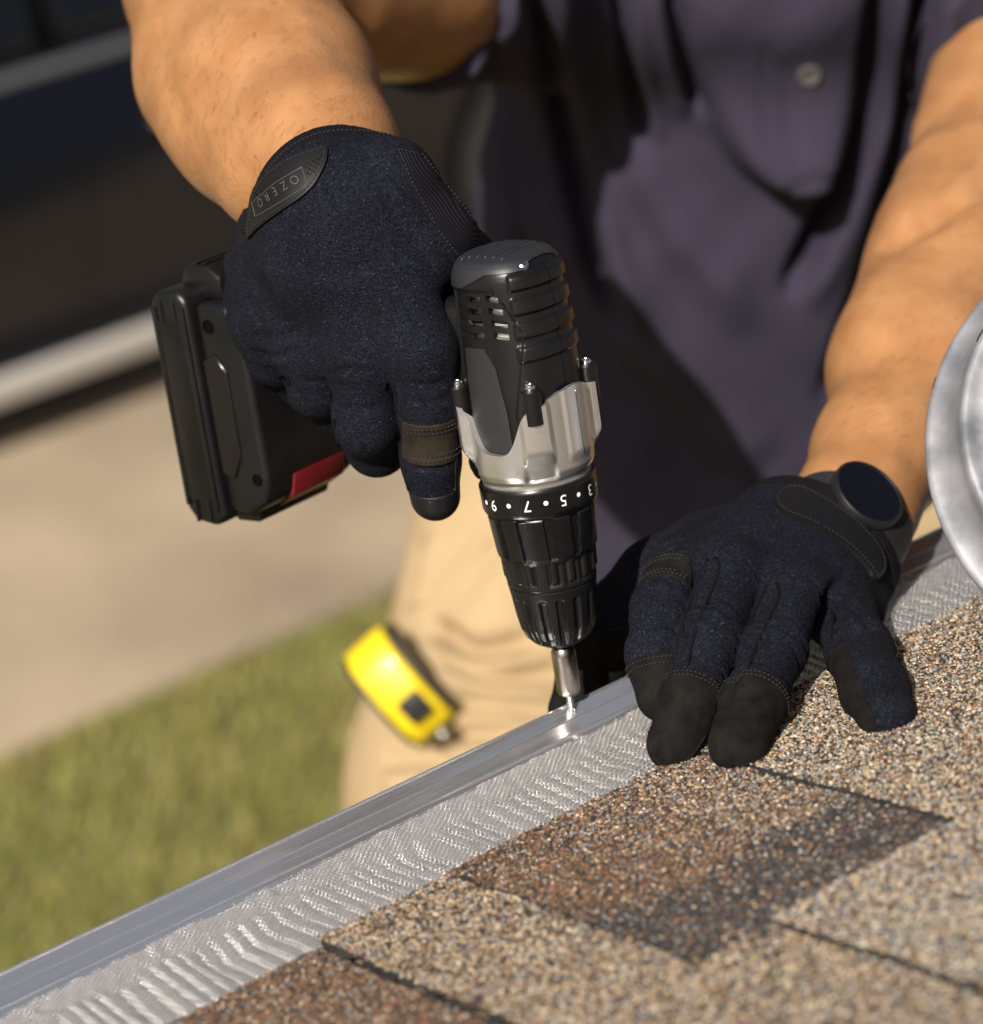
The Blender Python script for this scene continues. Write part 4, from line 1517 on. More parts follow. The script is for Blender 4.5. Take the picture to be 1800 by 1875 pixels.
# soft lumps of the knuckles and cloth
lump = np.zeros(len(V))
for (x, y, s_, a) in ((668, 640, 60, 0.0020), (565, 630, 55, 0.0018), (775, 640, 50, 0.0016), (484, 590, 45, 0.0015), (615, 560, 50, -0.0012), (720, 590, 50, -0.0012), (610, 480, 90, 0.0012)):
    lump += a * np.exp(-((P2[:, 0] - x) ** 2 + (P2[:, 1] - y) ** 2) / s_ ** 2)
lump += 0.0006 * np.sin(P2[:, 1] / 17 + P2[:, 0] / 40) * np.exp(-((P2[:, 0] - 480) / 60) ** 2 - ((P2[:, 1] - 630) / 60) ** 2)
for pl, wd_, am in (([(452, 640), (500, 652), (548, 642)], 7, 0.0011), ([(460, 610), (510, 618), (560, 600)], 8, 0.0008), ([(600, 690), (640, 676), (690, 684)], 8, 0.0010), ([(612, 742), (660, 752), (705, 742)], 7, 0.0008),
                    ([(740, 700), (780, 706), (822, 696)], 7, 0.0010), ([(738, 730), (780, 738), (828, 728)], 6, 0.0008), ([(470, 500), (500, 545), (515, 600)], 10, 0.0012), ([(450, 540), (476, 575), (486, 615)], 9, 0.0010),
                    ([(745, 850), (790, 858), (835, 850)], 6, 0.0007), ([(690, 330), (740, 420), (800, 500)], 12, 0.0010), ([(540, 690), (575, 700), (605, 695)], 6, 0.0009), ([(520, 470), (600, 500), (700, 480)], 16, 0.0006)):
    d, t, s_ = seg_dist(P2, spline(pl, 8))
    lump += -am * np.exp(-(d / wd_) ** 2) * sst(0, 0.2, t) * sst(1, 0.8, t) + 0.5 * am * np.exp(-((d - 1.8 * wd_) / wd_) ** 2) * sst(0, 0.2, t) * sst(1, 0.8, t)
V = V + Nn * (lump * (Nn @ FW < 0.1))[:, None]
gl = pchild(part('glove', V, Q, m_knit, person, label='navy knit work glove on the drill grip, with rubber cuff patch'))
GR = (V, Q, Nn, P2, gl)
facing = -(Nn @ FW)
fz = facing - 0.02
# bound cuff edge
dcuff = (V - mid(ER, WR, 0.965)) @ AX
m_rc = mat('cuff_binding', (0.006, 0.006, 0.009), 0.85, spec=0.12)
add_ribs(m_rc, 4200, wide)
ncuff = 0.046 - np.linalg.norm(V - mid(ER, WR, 0.965), axis=1)
patch('cuff_binding', V, Q, np.minimum(np.minimum(0.0085 - dcuff, ncuff), (428 - P2[:, 1]) / 4000), m_rc, gl, off=0.0009)
stitches(V, Q, 0.0074 - dcuff, gl, lift=0.0012, mask=(ncuff > 0) & (P2[:, 1] < 425))
# ribbed panel on the thumb side
rp_poly = [(722, 268), (775, 280), (900, 440), (900, 500), (838, 474), (800, 428), (748, 335)]
m_rb = m_ribk; add_ribs(m_rb, 6400, np.array([0, 0, 1.0]) * 0.6 + RT * 0.8)
patch('thumb_side_panel', V, Q, np.minimum(poly_in(P2, rp_poly) / 4000, np.minimum(fz * 0.05 + 0.02, dcuff - 0.0088)), m_rb, gl, off=0.0006)
stitches(V, Q, poly_in(P2, rp_poly) / 4000 - 0.0012, gl, mask=(facing > 0) & (dcuff > 0.009))
# rubber patch with lettering
lg_poly = spline([(455, 425), (470, 345), (520, 297), (570, 277), (592, 270), (600, 276), (598, 298), (580, 335), (556, 360), (520, 385), (485, 410), (457, 437)], 4)
flg = np.minimum(poly_in(P2, lg_poly) / 4000, np.where(facing > -0.15, 1, -1.0))
lg = patch('logo_patch', V, Q, flg, m_rubber, gl, off=0.0018, thick=0.0026, label='black rubber cuff patch with raised lettering', sharp=45)
stitches(V, Q, poly_in(P2, lg_poly) / 4000 - 0.0013, gl, lift=0.0020, mask=facing > -0.1)
bvh_g = BVHTree.FromPolygons([tuple(v) for v in V], [tuple(int(i) for i in q) for q in Q])


def decal(bvh, img_pts, V2, T2, lift, name, m, parent, subdiv=0.0):
    """raised lettering: its plane positions come from a quad given by three seen points, then it is laid on the surface"""
    o_, ex, ey = [hit(bvh, *q)[0] for q in img_pts]
    X_ = ex - o_; Y_ = ey - o_
    nn_ = np.cross(X_, Y_); nn_ /= np.linalg.norm(nn_)
    if nn_ @ FW > 0:
        nn_ = -nn_
    out = []
    for v in V2:
        p = o_ + v[0] * X_ + v[1] * Y_
        r_ = bvh.ray_cast(Vector(p + nn_ * 0.02), Vector(-nn_))
        if r_[0] is None:
            out.append(p + nn_ * (lift + v[2]))
        else:
            out.append(np.array(r_[0]) + np.array(r_[1]) * (lift + v[2]))
    return part(name, np.array(out), T2, m, parent, smooth=False)


m_emb = mat('embossed_rubber', (0.06, 0.06, 0.063), 0.35)
for ch, u in zip('OZERO', (0.08, 0.29, 0.5, 0.71, 0.92)):
    tv, tt = text_mesh(ch, 1.0)
    tv[:, 0] *= 0.185; tv[:, 1] *= 1.0
    tv = tv + np.array([u, 0.0, 0])
    decal(bvh_g, ((551, 328), (480, 375), (564, 348)), tv, tt, 0.0024, 'logo_letter', m_emb, gl)
# frame round the lettering
for q0, q1 in (((561, 309), (558, 312)),):
    pass
fr = np.array([(556, 309), (565, 341), (520, 370), (474, 396), (468, 372), (510, 336), (556, 309)], float)
pts_ = []
for a, b_ in zip(fr[:-1], fr[1:]):
    for t in np.linspace(0, 1, 10, endpoint=False):
        h_, n_ = hit(bvh_g, *(a + (b_ - a) * t)); pts_.append(h_ + n_ * 0.0019)
tv, tf = tube(np.array(pts_), 0.00022, 6, closed=True)
part('logo_frame', tv, tf, m_emb, gl)
# dimples of the rubber
dv, df = [], []
sphv, sphf = lathe([(0.0, 0.00025), (0.0003, 0.00018), (0.0004, 0.0)], 8)
for i in range(16):
    for j in range(5):
        x = 590 - i * 7.5 - j * 3.0; y = 290 + i * 4.4 + j * 7.0
        u = poly_in(np.array([[x, y]]), lg_poly)[0]
        if u < 7 or poly_in(np.array([[x, y]]), fr[:-1])[0] > -4:
            continue
        h_, n_ = hit(bvh_g, x, y)
        x_ = np.cross(n_, [0, 0, 1.0]); x_ /= np.linalg.norm(x_); y_ = np.cross(n_, x_)
        base = sum(len(v) for v in dv)
        dv.append(h_ + n_ * 0.0019 + sphv[:, :1] * x_ + sphv[:, 1:2] * y_ + sphv[:, 2:] * n_); df.append(sphf + base)
if dv:
    part('rubber_dots', np.concatenate(dv), np.concatenate(df), m_hole, gl, kind='stuff')
# leather on the index finger: knuckle patch and tip
z1, par = finger_zone(V, pr_index, 0.40)
Ltot = sum(np.linalg.norm(b_[0] - a[0]) for a, b_ in zip(pr_index[:-1], pr_index[1:]))
kp = np.minimum(z1, 0.021 - par + 0.0)
kp = np.minimum(kp, (P2[:, 0] - 738) / 4000)
patch('knuckle_patch', V, Q, kp, m_worn, gl)
for o_ in (0.002, 0.0042, 0.0165, 0.0188):
    stitches(V, Q, par - o_, gl, mask=(facing > 0) & (P2[:, 0] > 741) & (par > -1), lift=0.0011)
z2, par2 = finger_zone(V, pr_index, 0.925)
z2 = np.maximum(z2, np.minimum(finger_zone(V, pr_index, 0.40)[0], np.maximum((P2[:, 0] - 833) / 4000, (747 - P2[:, 0] - (900 - P2[:, 1]) * 0.05) / 4000 - 1)))
patch('fingertip_patch', V, Q, z2, m_rubber, gl)
z3, _ = finger_zone(V, pr_mid, 0.62)
z3 = np.minimum(z3, (P2[:, 1] - 800 + 0.5 * (690 - P2[:, 0])) / 4000 + 0.004)
# seam piping between index and middle finger
for pl in ([(702, 712), (708, 700), (718, 699), (724, 720), (727, 760), (733, 830), (742, 900)], [(512, 690), (518, 684), (527, 690), (531, 705)], [(602, 716), (607, 740), (612, 780), (622, 815)]):
    pts_ = []
    for x, y in spline(pl, 6):
        h_, n_ = hit(bvh_g, x, y); pts_.append(h_ + n_ * 0.0003)
    pts_ = np.array(pts_)
    for _ in range(2):
        pts_[1:-1] = (pts_[:-2] + pts_[1:-1] + pts_[2:]) / 3
    tv, tf = tube(pts_, 0.0008, 6)
    part('finger_seam', tv, tf, m_seam, gl)

# ---- left glove, holding the guard down
pl_index = [(at(1245, 1040, 1.40), 0.0145), (at(1213, 1118, 1.375), 0.0142), (at(1203, 1200, 1.360), 0.0138), (at(1212, 1275, 1.352), 0.0112)]
pl_mid = [(at(1345, 1045, 1.388), 0.0150), (at(1303, 1170, 1.350), 0.0138), (at(1264, 1285, 1.326), 0.0130), (at(1236, 1362, 1.316), 0.0122)]
pl_ring = [(at(1452, 1085, 1.385), 0.0150), (at(1418, 1190, 1.346), 0.0140), (at(1380, 1285, 1.315), 0.0135), (at(1352, 1362, 1.292), 0.0128)]
pl_pink = [(at(1540, 1125, 1.40), 0.0150), (at(1573, 1192, 1.352), 0.0148), (at(1603, 1264, 1.314), 0.0146), (at(1626, 1312, 1.290), 0.0128)]
pl_thumb = [(at(1290, 1010, 1.44), 0.020), (at(1200, 1060, 1.45), 0.0175), (at(1125, 1130, 1.455), 0.0150), (at(1085, 1215, 1.455), 0.0140), (at(1050, 1300, 1.45), 0.0120)]
allp = np.array([p for c in (pl_index, pl_mid, pl_ring, pl_pink, pl_thumb) for p, _ in c] + [WL, mid(EL, WL, 0.9)])
palm = Field(allp.min(0) - 0.045, allp.max(0) + 0.045, 0.0014)
AL = (WL - EL) / np.linalg.norm(WL - EL)
wideL = np.cross(AL, FW); wideL /= np.linalg.norm(wideL)
cuff = palm.twin()
cuff.cone(mid(EL, WL, 1.03), at(1478, 1015, 1.450), 0.0362, 0.033, 0.010, flat=wideL, ratio=1.05)
cuff.plane_cut(mid(EL, WL, 1.105), -AL, 0.003)
for (p, r_), q, rq in zip((pl_index[0], pl_mid[0], pl_ring[0], pl_pink[0]), (at(1420, 965, 1.45), at(1460, 975, 1.44), at(1505, 1005, 1.44), at(1545, 1035, 1.45)), (0.0215, 0.022, 0.021, 0.020)):
    palm.cone(q, p, rq, r_, 0.018)
palm.cone(at(1575, 1060, 1.455), at(1580, 1130, 1.43), 0.015, 0.010, 0.012)
fing = palm.twin()
for ch in (pl_index, pl_mid, pl_ring, pl_pink):
    one_ = palm.twin(); one_.chain(ch, 0.006)
    fing.join(one_, 0.0020)
palm.chain(pl_thumb, 0.012)
palm.join(cuff, 0.010)
palm.join(fing, 0.008)
for a, b_, r_ in ((at(1306, 1010, 1.366), at(1262, 1130, 1.345), 0.0056), (at(1412, 1062, 1.362), at(1366, 1180, 1.325), 0.0056), (at(1262, 1130, 1.345), at(1235, 1220, 1.335), 0.0025), (at(1366, 1180, 1.325), at(1330, 1290, 1.30), 0.0028), (at(1512, 1115, 1.378), at(1520, 1180, 1.35), 0.0052)):
    palm.cone(a, b_, r_, r_ * 0.8, 0.004, cut=True)
V, Q = palm.mesh(2)
Nn = vnormals(V, Q)
P2 = proj_n(V)
lump = np.zeros(len(V))
for (x, y, s_, a) in ((1345, 1040, 40, 0.0022), (1255, 1040, 40, 0.002), (1455, 1080, 40, 0.002), (1300, 1165, 34, 0.0012), (1420, 1190, 34, 0.0012), (1400, 1000, 50, -0.0012), (1300, 1230, 30, -0.0008)):
    lump += a * np.exp(-((P2[:, 0] - x) ** 2 + (P2[:, 1] - y) ** 2) / s_ ** 2)
for ch, marks in ((pl_index, (0.08, 0.38, 0.46, 0.66)), (pl_mid, (0.10, 0.36, 0.42, 0.48, 0.68)), (pl_ring, (0.08, 0.36, 0.43, 0.50, 0.66)), (pl_pink, (0.05, 0.12, 0.36, 0.44, 0.70))):
    L_ = sum(np.linalg.norm(b_[0] - a[0]) for a, b_ in zip(ch[:-1], ch[1:]))
    z_, par_ = finger_zone(V, ch, 0.0, 0.003)
    for mk in marks:
        cc = mk * L_ + 0.0016 * np.sin(P2[:, 0] / 9.0 + mk * 40)
        lump += np.where(par_ > -1, -0.0008 * np.exp(-((par_ - cc) / 0.0014) ** 2) + 0.0005 * np.exp(-((par_ - cc - 0.003) / 0.0018) ** 2), 0)
for pl, wd_, am in (([(1300, 1010), (1340, 985), (1400, 965)], 9, 0.0010), ([(1410, 1055), (1450, 1020), (1500, 1000)], 9, 0.0011), ([(1500, 1110), (1530, 1070), (1560, 1040)], 9, 0.0012), ([(1230, 1000), (1290, 975), (1350, 950)], 10, 0.0009), ([(1545, 1100), (1580, 1130), (1598, 1160)], 9, 0.0014)):
    d, t, s_ = seg_dist(P2, spline(pl, 8))
    lump += (-am * np.exp(-(d / wd_) ** 2) + 0.5 * am * np.exp(-((d - 1.8 * wd_) / wd_) ** 2)) * sst(0, 0.2, t) * sst(1, 0.7, t)
V = V + Nn * (lump * (Nn @ FW < 0.1))[:, None]
gl2 = pchild(part('glove', V, Q, m_knit, person, label='navy knit work glove pressing the guard down, with suede fingertips'))
facing = -(Nn @ FW)
bvh_l = BVHTree.FromPolygons([tuple(v) for v in V], [tuple(int(i) for i in q) for q in Q])
dcuff = (V - mid(EL, WL, 1.105)) @ AL
patch('cuff_binding', V, Q, np.minimum(0.008 - dcuff, 0.052 - np.linalg.norm(V - mid(EL, WL, 1.105), axis=1)), m_rc, gl2, off=0.0009)
for ch, t0 in ((pl_mid, 0.735), (pl_ring, 0.715), (pl_index, 0.80)):
    z, par = finger_zone(V, ch, t0, 0.004)
    patch('fingertip_patch', V, Q, z, m_suede, gl2)
    for o_ in (0.0016, 0.0042):
        stitches(V, Q, par - o_, gl2, lift=0.0011, mask=(facing > -0.1) & (par > -1))
z, par = finger_zone(V, pl_index, 0.13, 0.004)
kz = np.minimum(np.minimum(z, 0.0165 - par), (1262 - P2[:, 0]) / 4000)
patch('knuckle_patch', V, Q, kz, m_suede, gl2)
for o_ in (0.0018, 0.0042):
    stitches(V, Q, par - o_, gl2, mask=(facing > -0.1) & (P2[:, 0] < 1258) & (par > -1), lift=0.0011)
    stitches(V, Q, 0.0165 - o_ - par, gl2, mask=(facing > -0.1) & (P2[:, 0] < 1258) & (par > -1), lift=0.0011)
z, par = finger_zone(V, pl_pink, 0.52, 0.004)
patch('fingertip_patch', V, Q, np.minimum(z, (1572 + (P2[:, 1] - 1240) * 0.38 - P2[:, 0]) / 4000), m_suede, gl2)
z, par = finger_zone(V, pl_thumb, 0.6, 0.004)
patch('fingertip_patch', V, Q, z, m_suede, gl2)
cp = spline([(1418, 912), (1440, 893), (1475, 895), (1530, 925), (1580, 965), (1612, 1005), (1618, 1040), (1600, 1062), (1585, 1040), (1545, 1000), (1490, 965), (1440, 945), (1422, 930)], 4)
fcp = np.minimum(poly_in(P2, cp) / 4000, np.where(facing > -0.1, 1, -1.0))
patch('cuff_patch', V, Q, fcp, m_rubber, gl2, off=0.0018, thick=0.0026, sharp=45)
stitches(V, Q, poly_in(P2, cp) / 4000 - 0.0012, gl2, lift=0.0021, mask=facing > 0)
# rim seams round the fingertips
for pl in ([(1190, 1340), (1200, 1385), (1225, 1402), (1262, 1385), (1290, 1345)], [(1316, 1300), (1312, 1350), (1330, 1388), (1362, 1398), (1400, 1378), (1425, 1335)]):
    pts_ = []
    for x, y in spline(pl, 6):
        h_, n_ = hit(bvh_l, x, y); pts_.append(h_ + n_ * 0.0009)
    pts_ = np.array(pts_)
    for _ in range(2):
        pts_[1:-1] = (pts_[:-2] + pts_[1:-1] + pts_[2:]) / 3
    tv, tf = tube(pts_, 0.0007, 6)
    part('finger_seam', tv, tf, m_suede, gl2)
for pl in ([(1310, 1022), (1318, 1040), (1300, 1090), (1272, 1160), (1258, 1220)], [(1296, 1024), (1280, 1060), (1262, 1110), (1248, 1160)], [(1422, 1068), (1428, 1090), (1405, 1140), (1378, 1200), (1360, 1260)], [(1404, 1072), (1385, 1115), (1360, 1180)], [(1518, 1112), (1528, 1135), (1522, 1190), (1512, 1230)]):
    pts_ = []
    for x, y in spline(pl, 6):
        h_, n_ = hit(bvh_l, x, y); pts_.append(h_ + n_ * 0.0002)
    pts_ = np.array(pts_)
    for _ in range(4):
        pts_[1:-1] = (pts_[:-2] + pts_[1:-1] + pts_[2:]) / 3
    tv, tf = tube(pts_, 0.0008, 6)
    part('finger_seam', tv, tf, m_seam, gl2)

# ---- wristwatch, worn above the left cuff
m_wb = mat('watch_case', (0.012, 0.012, 0.014), 0.4, 0.2)
m_wg = mat('watch_glass', (0.004, 0.004, 0.006), 0.12, spec=0.25)
m_ws = mat('watch_strap', (0.014, 0.014, 0.016), 0.55, bump=0.2, bscale=900, bdist=0.0003)
wc = mid(EL, WL, 1.07)
watch = empty('wristwatch', wc, label='round black wristwatch above the left glove cuff', cat='watch')
nrm = -FW * 0.88 + RT * 0.05 + UP * 0.22
nrm -= AL * (nrm @ AL); nrm /= np.linalg.norm(nrm)
nrm = nrm + AL * 0.10; nrm /= np.linalg.norm(nrm)
xw = np.cross(AL, nrm); xw /= np.linalg.norm(xw); yw = np.cross(nrm, xw)


def skin_r(d_):
    r_ = bvh_body.ray_cast(Vector(wc + d_ * 0.08), Vector(-d_))
    return np.linalg.norm(np.array(r_[0]) - wc) if r_[0] is not None else 0.034


cw = wc + nrm * (skin_r(nrm) + 0.0014)
nr0, xw0, yw0 = nrm, xw, yw
nrm = nrm + RT * 0.26 + UP * 0.08; nrm /= np.linalg.norm(nrm)
xw = np.cross(AL, nrm); xw /= np.linalg.norm(xw); yw = np.cross(nrm, xw)
V_, F_ = lathe([(0, -0.008), (0.0175, -0.008), (0.0192, 0.001), (0.0192, 0.0050), (0.0186, 0.0060), (0.0178, 0.0060), (0.0175, 0.0053), (0, 0.0053)], 64)
tow = lambda v: cw + v[:, :1] * xw + v[:, 1:2] * yw + v[:, 2:] * nrm - wc
part('case', tow(V_), F_, m_wb, watch, sharp=35)
V_, F_ = lathe([(0, 0.0059), (0.012, 0.0058), (0.0173, 0.0054)], 64)
part('glass', tow(V_), F_, m_wg, watch)
nrm, xw, yw = nr0, xw0, yw0
a = np.linspace(0.35, 2 * math.pi - 0.35, 60)
ring = []
for q in a:
    dq = math.cos(q) * nrm + math.sin(q) * xw
    r0_ = max(skin_r(dq), skin_r(dq + yw * 0.1), skin_r(dq - yw * 0.1))
    for w_, rr in ((-0.011, r0_ + 0.0003), (0.011, r0_ + 0.0003), (0.011, r0_ + 0.0032), (-0.011, r0_ + 0.0032)):
        ring.append(rr * dq + yw * w_)
k = len(a)
fs = [np.array([[4 * i + j, 4 * i + (j + 1) % 4, 4 * (i + 1) + (j + 1) % 4, 4 * (i + 1) + j] for i in range(k - 1) for j in range(4)])]
part('strap', np.array(ring), fs, m_ws, watch, sharp=40)

# ------------------------------------------------------------------ tape measure clipped to the trousers
p_, n_ = hit(bvh_t, 735, 1255)
m_yel = mat('yellow_case', (0.80, 0.58, 0.012), 0.35, var=0.04, vscale=40, coat=0.1)
m_tblk = mat('black_trim', (0.015, 0.015, 0.016), 0.5)
ex = (0.66 * RT - 0.75 * UP); ex = ex / np.linalg.norm(ex)
ez = -FW * 0.93 - RT * 0.28 + UP * 0.12; ez -= ex * (ez @ ex); ez /= np.linalg.norm(ez)
ey = np.cross(ez, ex)
toC = (CAM - p_) / np.linalg.norm(CAM - p_)
tm0 = p_ + toC * 0.042
tape = empty('tape_measure', tm0, label='yellow tape measure clipped to the khaki trouser pocket', cat='tape measure')
tape.matrix_world = frame(tm0, ex, ey, ez)
ol = [(-0.043, -0.030), (-0.045, 0.004), (-0.036, 0.020), (-0.020, 0.027), (0.006, 0.029), (0.030, 0.024), (0.042, 0.014), (0.044, -0.006), (0.044, -0.032), (0.0, -0.036)]
bm = prism(ol, -0.0185, 0.0185, 0.005, 3)
from_bm('case', bm, m_yel, tape)
for s_ in (-1, 1):
    bm = prism([(x * 0.93, z * 0.93 - 0.001) for x, z in ol], *sorted((s_ * 0.0186, s_ * 0.0225)), 0.0015, 2)
    from_bm('side_cover', bm, m_tblk, tape)
bm = box_bm((0.020, 0.020, 0.011), 0.002, 2)
from_bm('lock_button', bm, m_tblk, tape, Matrix.Translation((0.0175, 0.003, 0.0290)) @ Matrix.Rotation(math.radians(12), 4, 'Y'))
bm = prism([(0.0425, 0.016), (0.052, 0.013), (0.053, 0.0), (0.0515, 0.0), (0.0508, 0.0115), (0.0425, 0.0145)], -0.011, 0.011, 0.0004, 1)
from_bm('hook', bm, m_steel, tape)
V_, F_ = lathe([(0, 0), (0.0045, 0), (0.0045, 0.0015), (0.003, 0.0035), (0, 0.0042)], 20)
part('rivet', V_ * np.array([1, 1, 1]) + np.array([0.0478, 0.002, 0.0145]), F_, m_screw, tape)
bm = box_bm((0.052, 0.014, 0.0014), 0.0004, 1)
from_bm('belt_clip', bm, m_steel, tape, Matrix.Translation((-0.002, 0.0, -0.0385)))

# ------------------------------------------------------------------ galvanised vent cap on the roof
m_galv = mat('galvanised', (0.20, 0.21, 0.235), 0.45, 0.55, col2=(0.40, 0.405, 0.43), vscale=40, bump=0.35, bscale=60, bdist=0.0012, rvar=0.12, detail=10)
vc = at(2186, 800, 1.345)
az = -FW * 0.88 - RT * 0.18 + UP * 0.42; az /= np.linalg.norm(az)
axx = np.cross(UP, az); axx /= np.linalg.norm(axx); ayy = np.cross(az, axx)
vent = empty('roof_vent', vc, label='scuffed galvanised round vent cap at the right edge', cat='roof vent')
vent.matrix_world = frame(vc, axx, ayy, az)
V_, F_ = lathe([(0.06, -0.012), (0.112, -0.010), (0.119, -0.008), (0.1215, -0.004), (0.1220, -0.001), (0.1210, 0.0008), (0.1192, 0.0012), (0.1130, 0.0040), (0.1075, 0.0110), (0.1058, 0.0190), (0.1050, 0.0225), (0.1035, 0.0238),
               (0.1010, 0.0238), (0.0990, 0.0225), (0.0950, 0.0215), (0.05, 0.0235), (0, 0.0245)], 160)
part('cap', V_, F_, m_galv, vent, sharp=60)
# pipe from the cap down into the roof
ctr = np.array(vc) - az * 0.012
dirp = -RN * 0.2 - az * 0.98
ft = ctr - az * 0.11 - RN * 0.05
inv = vent.matrix_world.inverted()
path = np.array([tuple(inv @ Vector(q)) for q in spline([ctr, ctr - az * 0.06, ctr - az * 0.10 - RN * 0.045, ctr - az * 0.105 - RN * 0.20], 8)])
V_, F_ = tube(path, 0.05, 32)
part('pipe', V_, F_, m_galv, vent, sharp=40)
m_mark = mat('black_marker', (0.01, 0.01, 0.01), 0.6)
for r_, z_, a0, a1, w_ in ((0.1062, 0.0172, 2.66, 2.74, 0.003), (0.1212, 0.0012, 2.88, 2.93, 0.0014)):
    a = np.linspace(a0, a1, 14)
    ww = w_ * (0.4 + 0.6 * np.abs(np.sin(np.arange(14) * 1.3)))
    Va = np.concatenate([np.stack([(r_ + 0.0004) * np.cos(a), (r_ + 0.0004) * np.sin(a), z_ - ww], 1), np.stack([(r_ + 0.0005) * np.cos(a), (r_ + 0.0005) * np.sin(a), z_ + ww * 0.4], 1)])
    part('marker_stroke', Va, np.array([[i, i + 1, 15 + i, 14 + i] for i in range(13)]), m_mark, vent)

# ------------------------------------------------------------------ dark car on the driveway
m_paint = mat('dark_car_paint', (0.003, 0.0035, 0.007), 0.3, spec=0.3, coat=0.35, var=0.05, vscale=3)
m_glass = mat('car_glass', (0.004, 0.004, 0.005), 0.05, spec=0.6)
m_chr = mat('bright_trim', (0.55, 0.53, 0.50), 0.4, 0.3)
m_wtrim = mat('window_trim_metal', (0.16, 0.17, 0.19), 0.4, 0.5)
m_tyre = mat('tyre', (0.018, 0.017, 0.016), 0.85, bump=0.5, bscale=120, bdist=0.003)
m_rim = mat('alloy_rim', (0.30, 0.27, 0.23), 0.4, 0.6)
m_sill = mat('sill_plastic', (0.02, 0.02, 0.02), 0.6)
CX0, CX1, CY, CW_ = -0.75, 3.95, 4.0, 1.80
car = empty('parked_car', (1.6, CY + CW_ / 2, 0.012), label='dark car parked on the driveway behind the roofer', cat='car')
CI = Matrix.Translation((-1.6, -(CY + CW_ / 2), -0.012))
WX = (0.40, 3.20)


def cpart(*a, **k):
    o = part(*a, **k)
    o.matrix_parent_inverse = CI
    return o


def car_side(x, w):
    """cross-section half: inset from the widest point and height, w from sill (0) to roof middle (1)"""
    t = (x - CX0) / (CX1 - CX0)
    nose = np.clip(np.minimum(t, 1 - t) / 0.10, 0, 1) ** 0.5
    cab = sst(0.20, 0.36, t) * sst(0.97, 0.80, t)
    belt = 0.84 - 0.10 * (1 - sst(0.0, 0.25, t)) - 0.03 * (1 - sst(1.0, 0.85, t))
    roof_z = belt + 0.05 + 0.55 * cab
    prof = [(0.10, 0.155), (0.03, 0.165), (0.012, 0.25), (0.03, 0.31), (0.006, 0.50), (0.0, 0.62), (0.012, 0.68), (0.05, 0.78), (0.075, belt - 0.01), (0.10, belt + 0.01),
            (0.14 + 0.10 * cab, belt + (roof_z - belt) * 0.55), (0.22 + 0.12 * cab, belt + (roof_z - belt) * 0.92), (0.45, roof_z + 0.0), (0.9, roof_z + 0.03)]
    pr__ = np.array(prof)
    s = np.linspace(0, 1, len(pr__))
    ins = np.interp(w, s, pr__[:, 0]); z = np.interp(w, s, pr__[:, 1])
    ins = 0.9 - (0.9 - ins) * (0.72 + 0.28 * nose)
    return ins, z * (1 - 0.0 * nose)


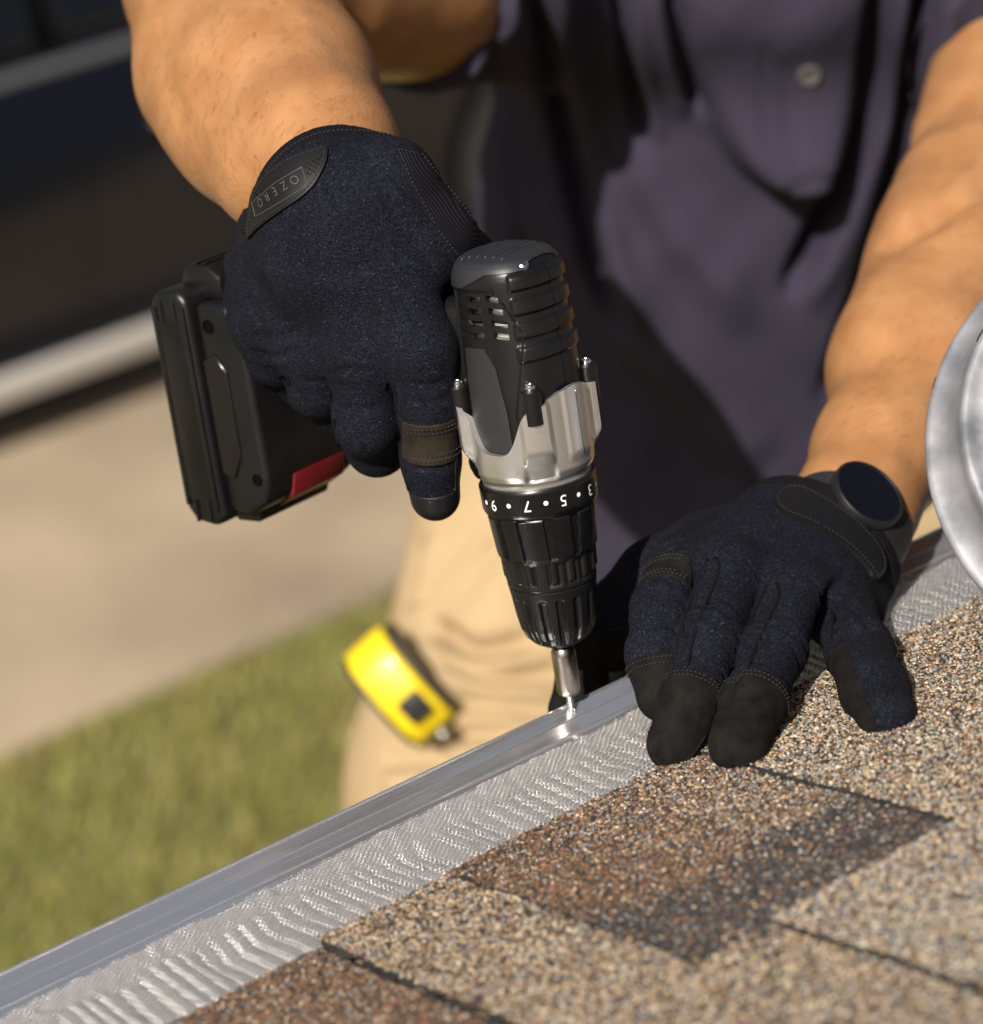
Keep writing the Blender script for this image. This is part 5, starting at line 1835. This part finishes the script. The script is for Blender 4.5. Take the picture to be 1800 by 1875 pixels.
nx_, nw_ = 160, 90
for _once in (0,):
    xs_ = np.linspace(CX0, CX1, nx_); ws_ = np.linspace(0, 1, nw_)
    pts_ = np.zeros((nx_, nw_, 2))
    for i, x in enumerate(xs_):
        pts_[i, :, 0], pts_[i, :, 1] = car_side(x, ws_)
    Vn_ = np.stack([np.repeat(xs_, nw_), CY + pts_[:, :, 0].ravel(), pts_[:, :, 1].ravel()], 1)
    Vf_ = np.stack([Vn_[:, 0], 2 * CY + CW_ - Vn_[:, 1], Vn_[:, 2]], 1)
    Fn_ = tris(grid_faces(nx_, nw_))
    Vc = np.concatenate([Vn_, Vf_]); Fc = np.concatenate([Fn_[:, ::-1], Fn_ + len(Vn_)])
    if (vnormals(Vn_, Fn_[:, ::-1])[nw_ * 80 + 30] @ np.array([0, -1.0, 0])) < 0:
        Fc = Fc[:, ::-1]
    arch = np.minimum.reduce([np.hypot(Vc[:, 0] - wx, Vc[:, 2] - 0.346) - 0.385 for wx in WX])
    arch = np.where(Vc[:, 2] > 0.80, 1.0, arch)
    Wp = np.tile(np.tile(ws_, nx_), 2)
    win = np.minimum.reduce([(Wp - 0.70) * 2, (0.885 - Wp) * 2, Vc[:, 0] - 0.75 - (Wp - 0.7) * 3.0, 3.25 - Vc[:, 0] - (Wp - 0.7) * 2.0])
    a_, t_ = clip(Vc, Fc, np.minimum(arch, -win) if True else arch)
    V_, F_, _ = shell(a_, t_, 0.0, 0.004)
    cpart('body', V_, F_, m_paint, car, sharp=35)
    for x0_, x1_ in ((0.5, 1.86), (1.90, 3.4)):
        a_, t_ = clip(Vn_, Fc[:len(Fn_)], np.minimum(win[:len(Vn_)], np.minimum(Vn_[:, 0] - x0_, x1_ - Vn_[:, 0])))
        if len(t_):
            V_, F_, _ = shell(a_, t_, -0.006, 0.004); cpart('side_window', V_, F_, m_glass, car)
        a_, t_ = clip(Vf_, Fc[len(Fn_):] - len(Vn_), np.minimum(win[:len(Vn_)], np.minimum(Vn_[:, 0] - x0_, x1_ - Vn_[:, 0])))
        if len(t_):
            V_, F_, _ = shell(a_, t_, -0.006, 0.004); cpart('side_window', V_, F_, m_glass, car)
    # doors stand a little proud, with gaps
    for x0_, x1_ in ((0.72, 1.86), (1.875, 2.74)):
        fd = np.minimum.reduce([Vn_[:, 0] - x0_, x1_ - Vn_[:, 0], np.tile(ws_, nx_) * 1.2 - 0.26, (0.685 - np.tile(ws_, nx_)) * 1.2, arch[:len(Vn_)] - 0.02])
        a_, t_ = clip(Vn_, Fc[:len(Fn_)], fd)
        V_, F_, _ = shell(a_, t_, 0.004, 0.006)
        dr = cpart('door', V_, F_, m_paint, car, sharp=35)
        hx = x1_ - 0.20 if x0_ > 1 else x1_ - 0.16
        hx = 2.115 if x0_ > 1 else 0.95
        hh_ = np.array([[hx + q * 0.13 - 0.065, CY + 0.0 - 0.035 * math.sin(math.pi * q) ** 0.5, 0.715] for q in np.linspace(0.0, 1, 14)])
        tv, tf = tube(hh_, 0.008, 8)
        part('handle', tv, tf, m_chr, dr)
    # bright trim along sill and window
    for zc, yin, r_, nm_ in ((0.200, 0.006, 0.034, 'sill_trim'), (0.858, 0.088, 0.012, 'window_trim')):
        xa_, xb_ = (0.70, 2.66) if r_ > 0.02 else (0.75, 3.2)
        bm = box_bm((xb_ - xa_, 0.02, 2 * r_), min(0.008, r_ * 0.6), 2)
        o = from_bm(nm_, bm, m_chr if r_ > 0.02 else m_wtrim, car, Matrix.Translation(((xa_ + xb_) / 2, CY + yin, zc)))
        o.matrix_parent_inverse = CI
for wx in WX:
    for yy_, sg in ((CY + 0.12, -1), (CY + CW_ - 0.12, 1)):
        V_, F_ = lathe([(0.215, -0.10), (0.29, -0.105), (0.325, -0.09), (0.333, -0.05), (0.333, 0.05), (0.325, 0.09), (0.29, 0.105), (0.215, 0.10)], 64)
        V_ = np.stack([wx + V_[:, 0], yy_ + sg * V_[:, 2], 0.346 + V_[:, 1]], 1)
        wh = cpart('wheel', V_, F_ if sg < 0 else F_[:, ::-1], m_tyre, car, sharp=40)
        V_, F_ = lathe([(0.225, -0.09), (0.222, 0.085), (0.21, 0.09), (0.205, 0.06), (0.19, 0.03), (0, 0.03)], 48)
        V_ = np.stack([wx + V_[:, 0], yy_ + sg * V_[:, 2], 0.346 + V_[:, 1]], 1)
        part('rim', V_, F_, m_rim, wh, sharp=30)
        for k in range(5):
            q = 2 * math.pi * k / 5 + 0.3
            bm = box_bm((0.19, 0.02, 0.05), 0.006, 2)
            from_bm('spoke', bm, m_rim, wh, Matrix.Translation((wx + 0.11 * math.cos(q), yy_ + sg * 0.065, 0.346 + 0.11 * math.sin(q))) @ Matrix.Rotation(-q, 4, 'Y'))
bm = box_bm((CX1 - CX0 - 0.5, CW_ - 0.16, 0.16), 0.03, 2)
o = from_bm('underbody', bm, m_sill, car, Matrix.Translation(((CX0 + CX1) / 2, CY + CW_ / 2, 0.24)))
o.matrix_parent_inverse = CI
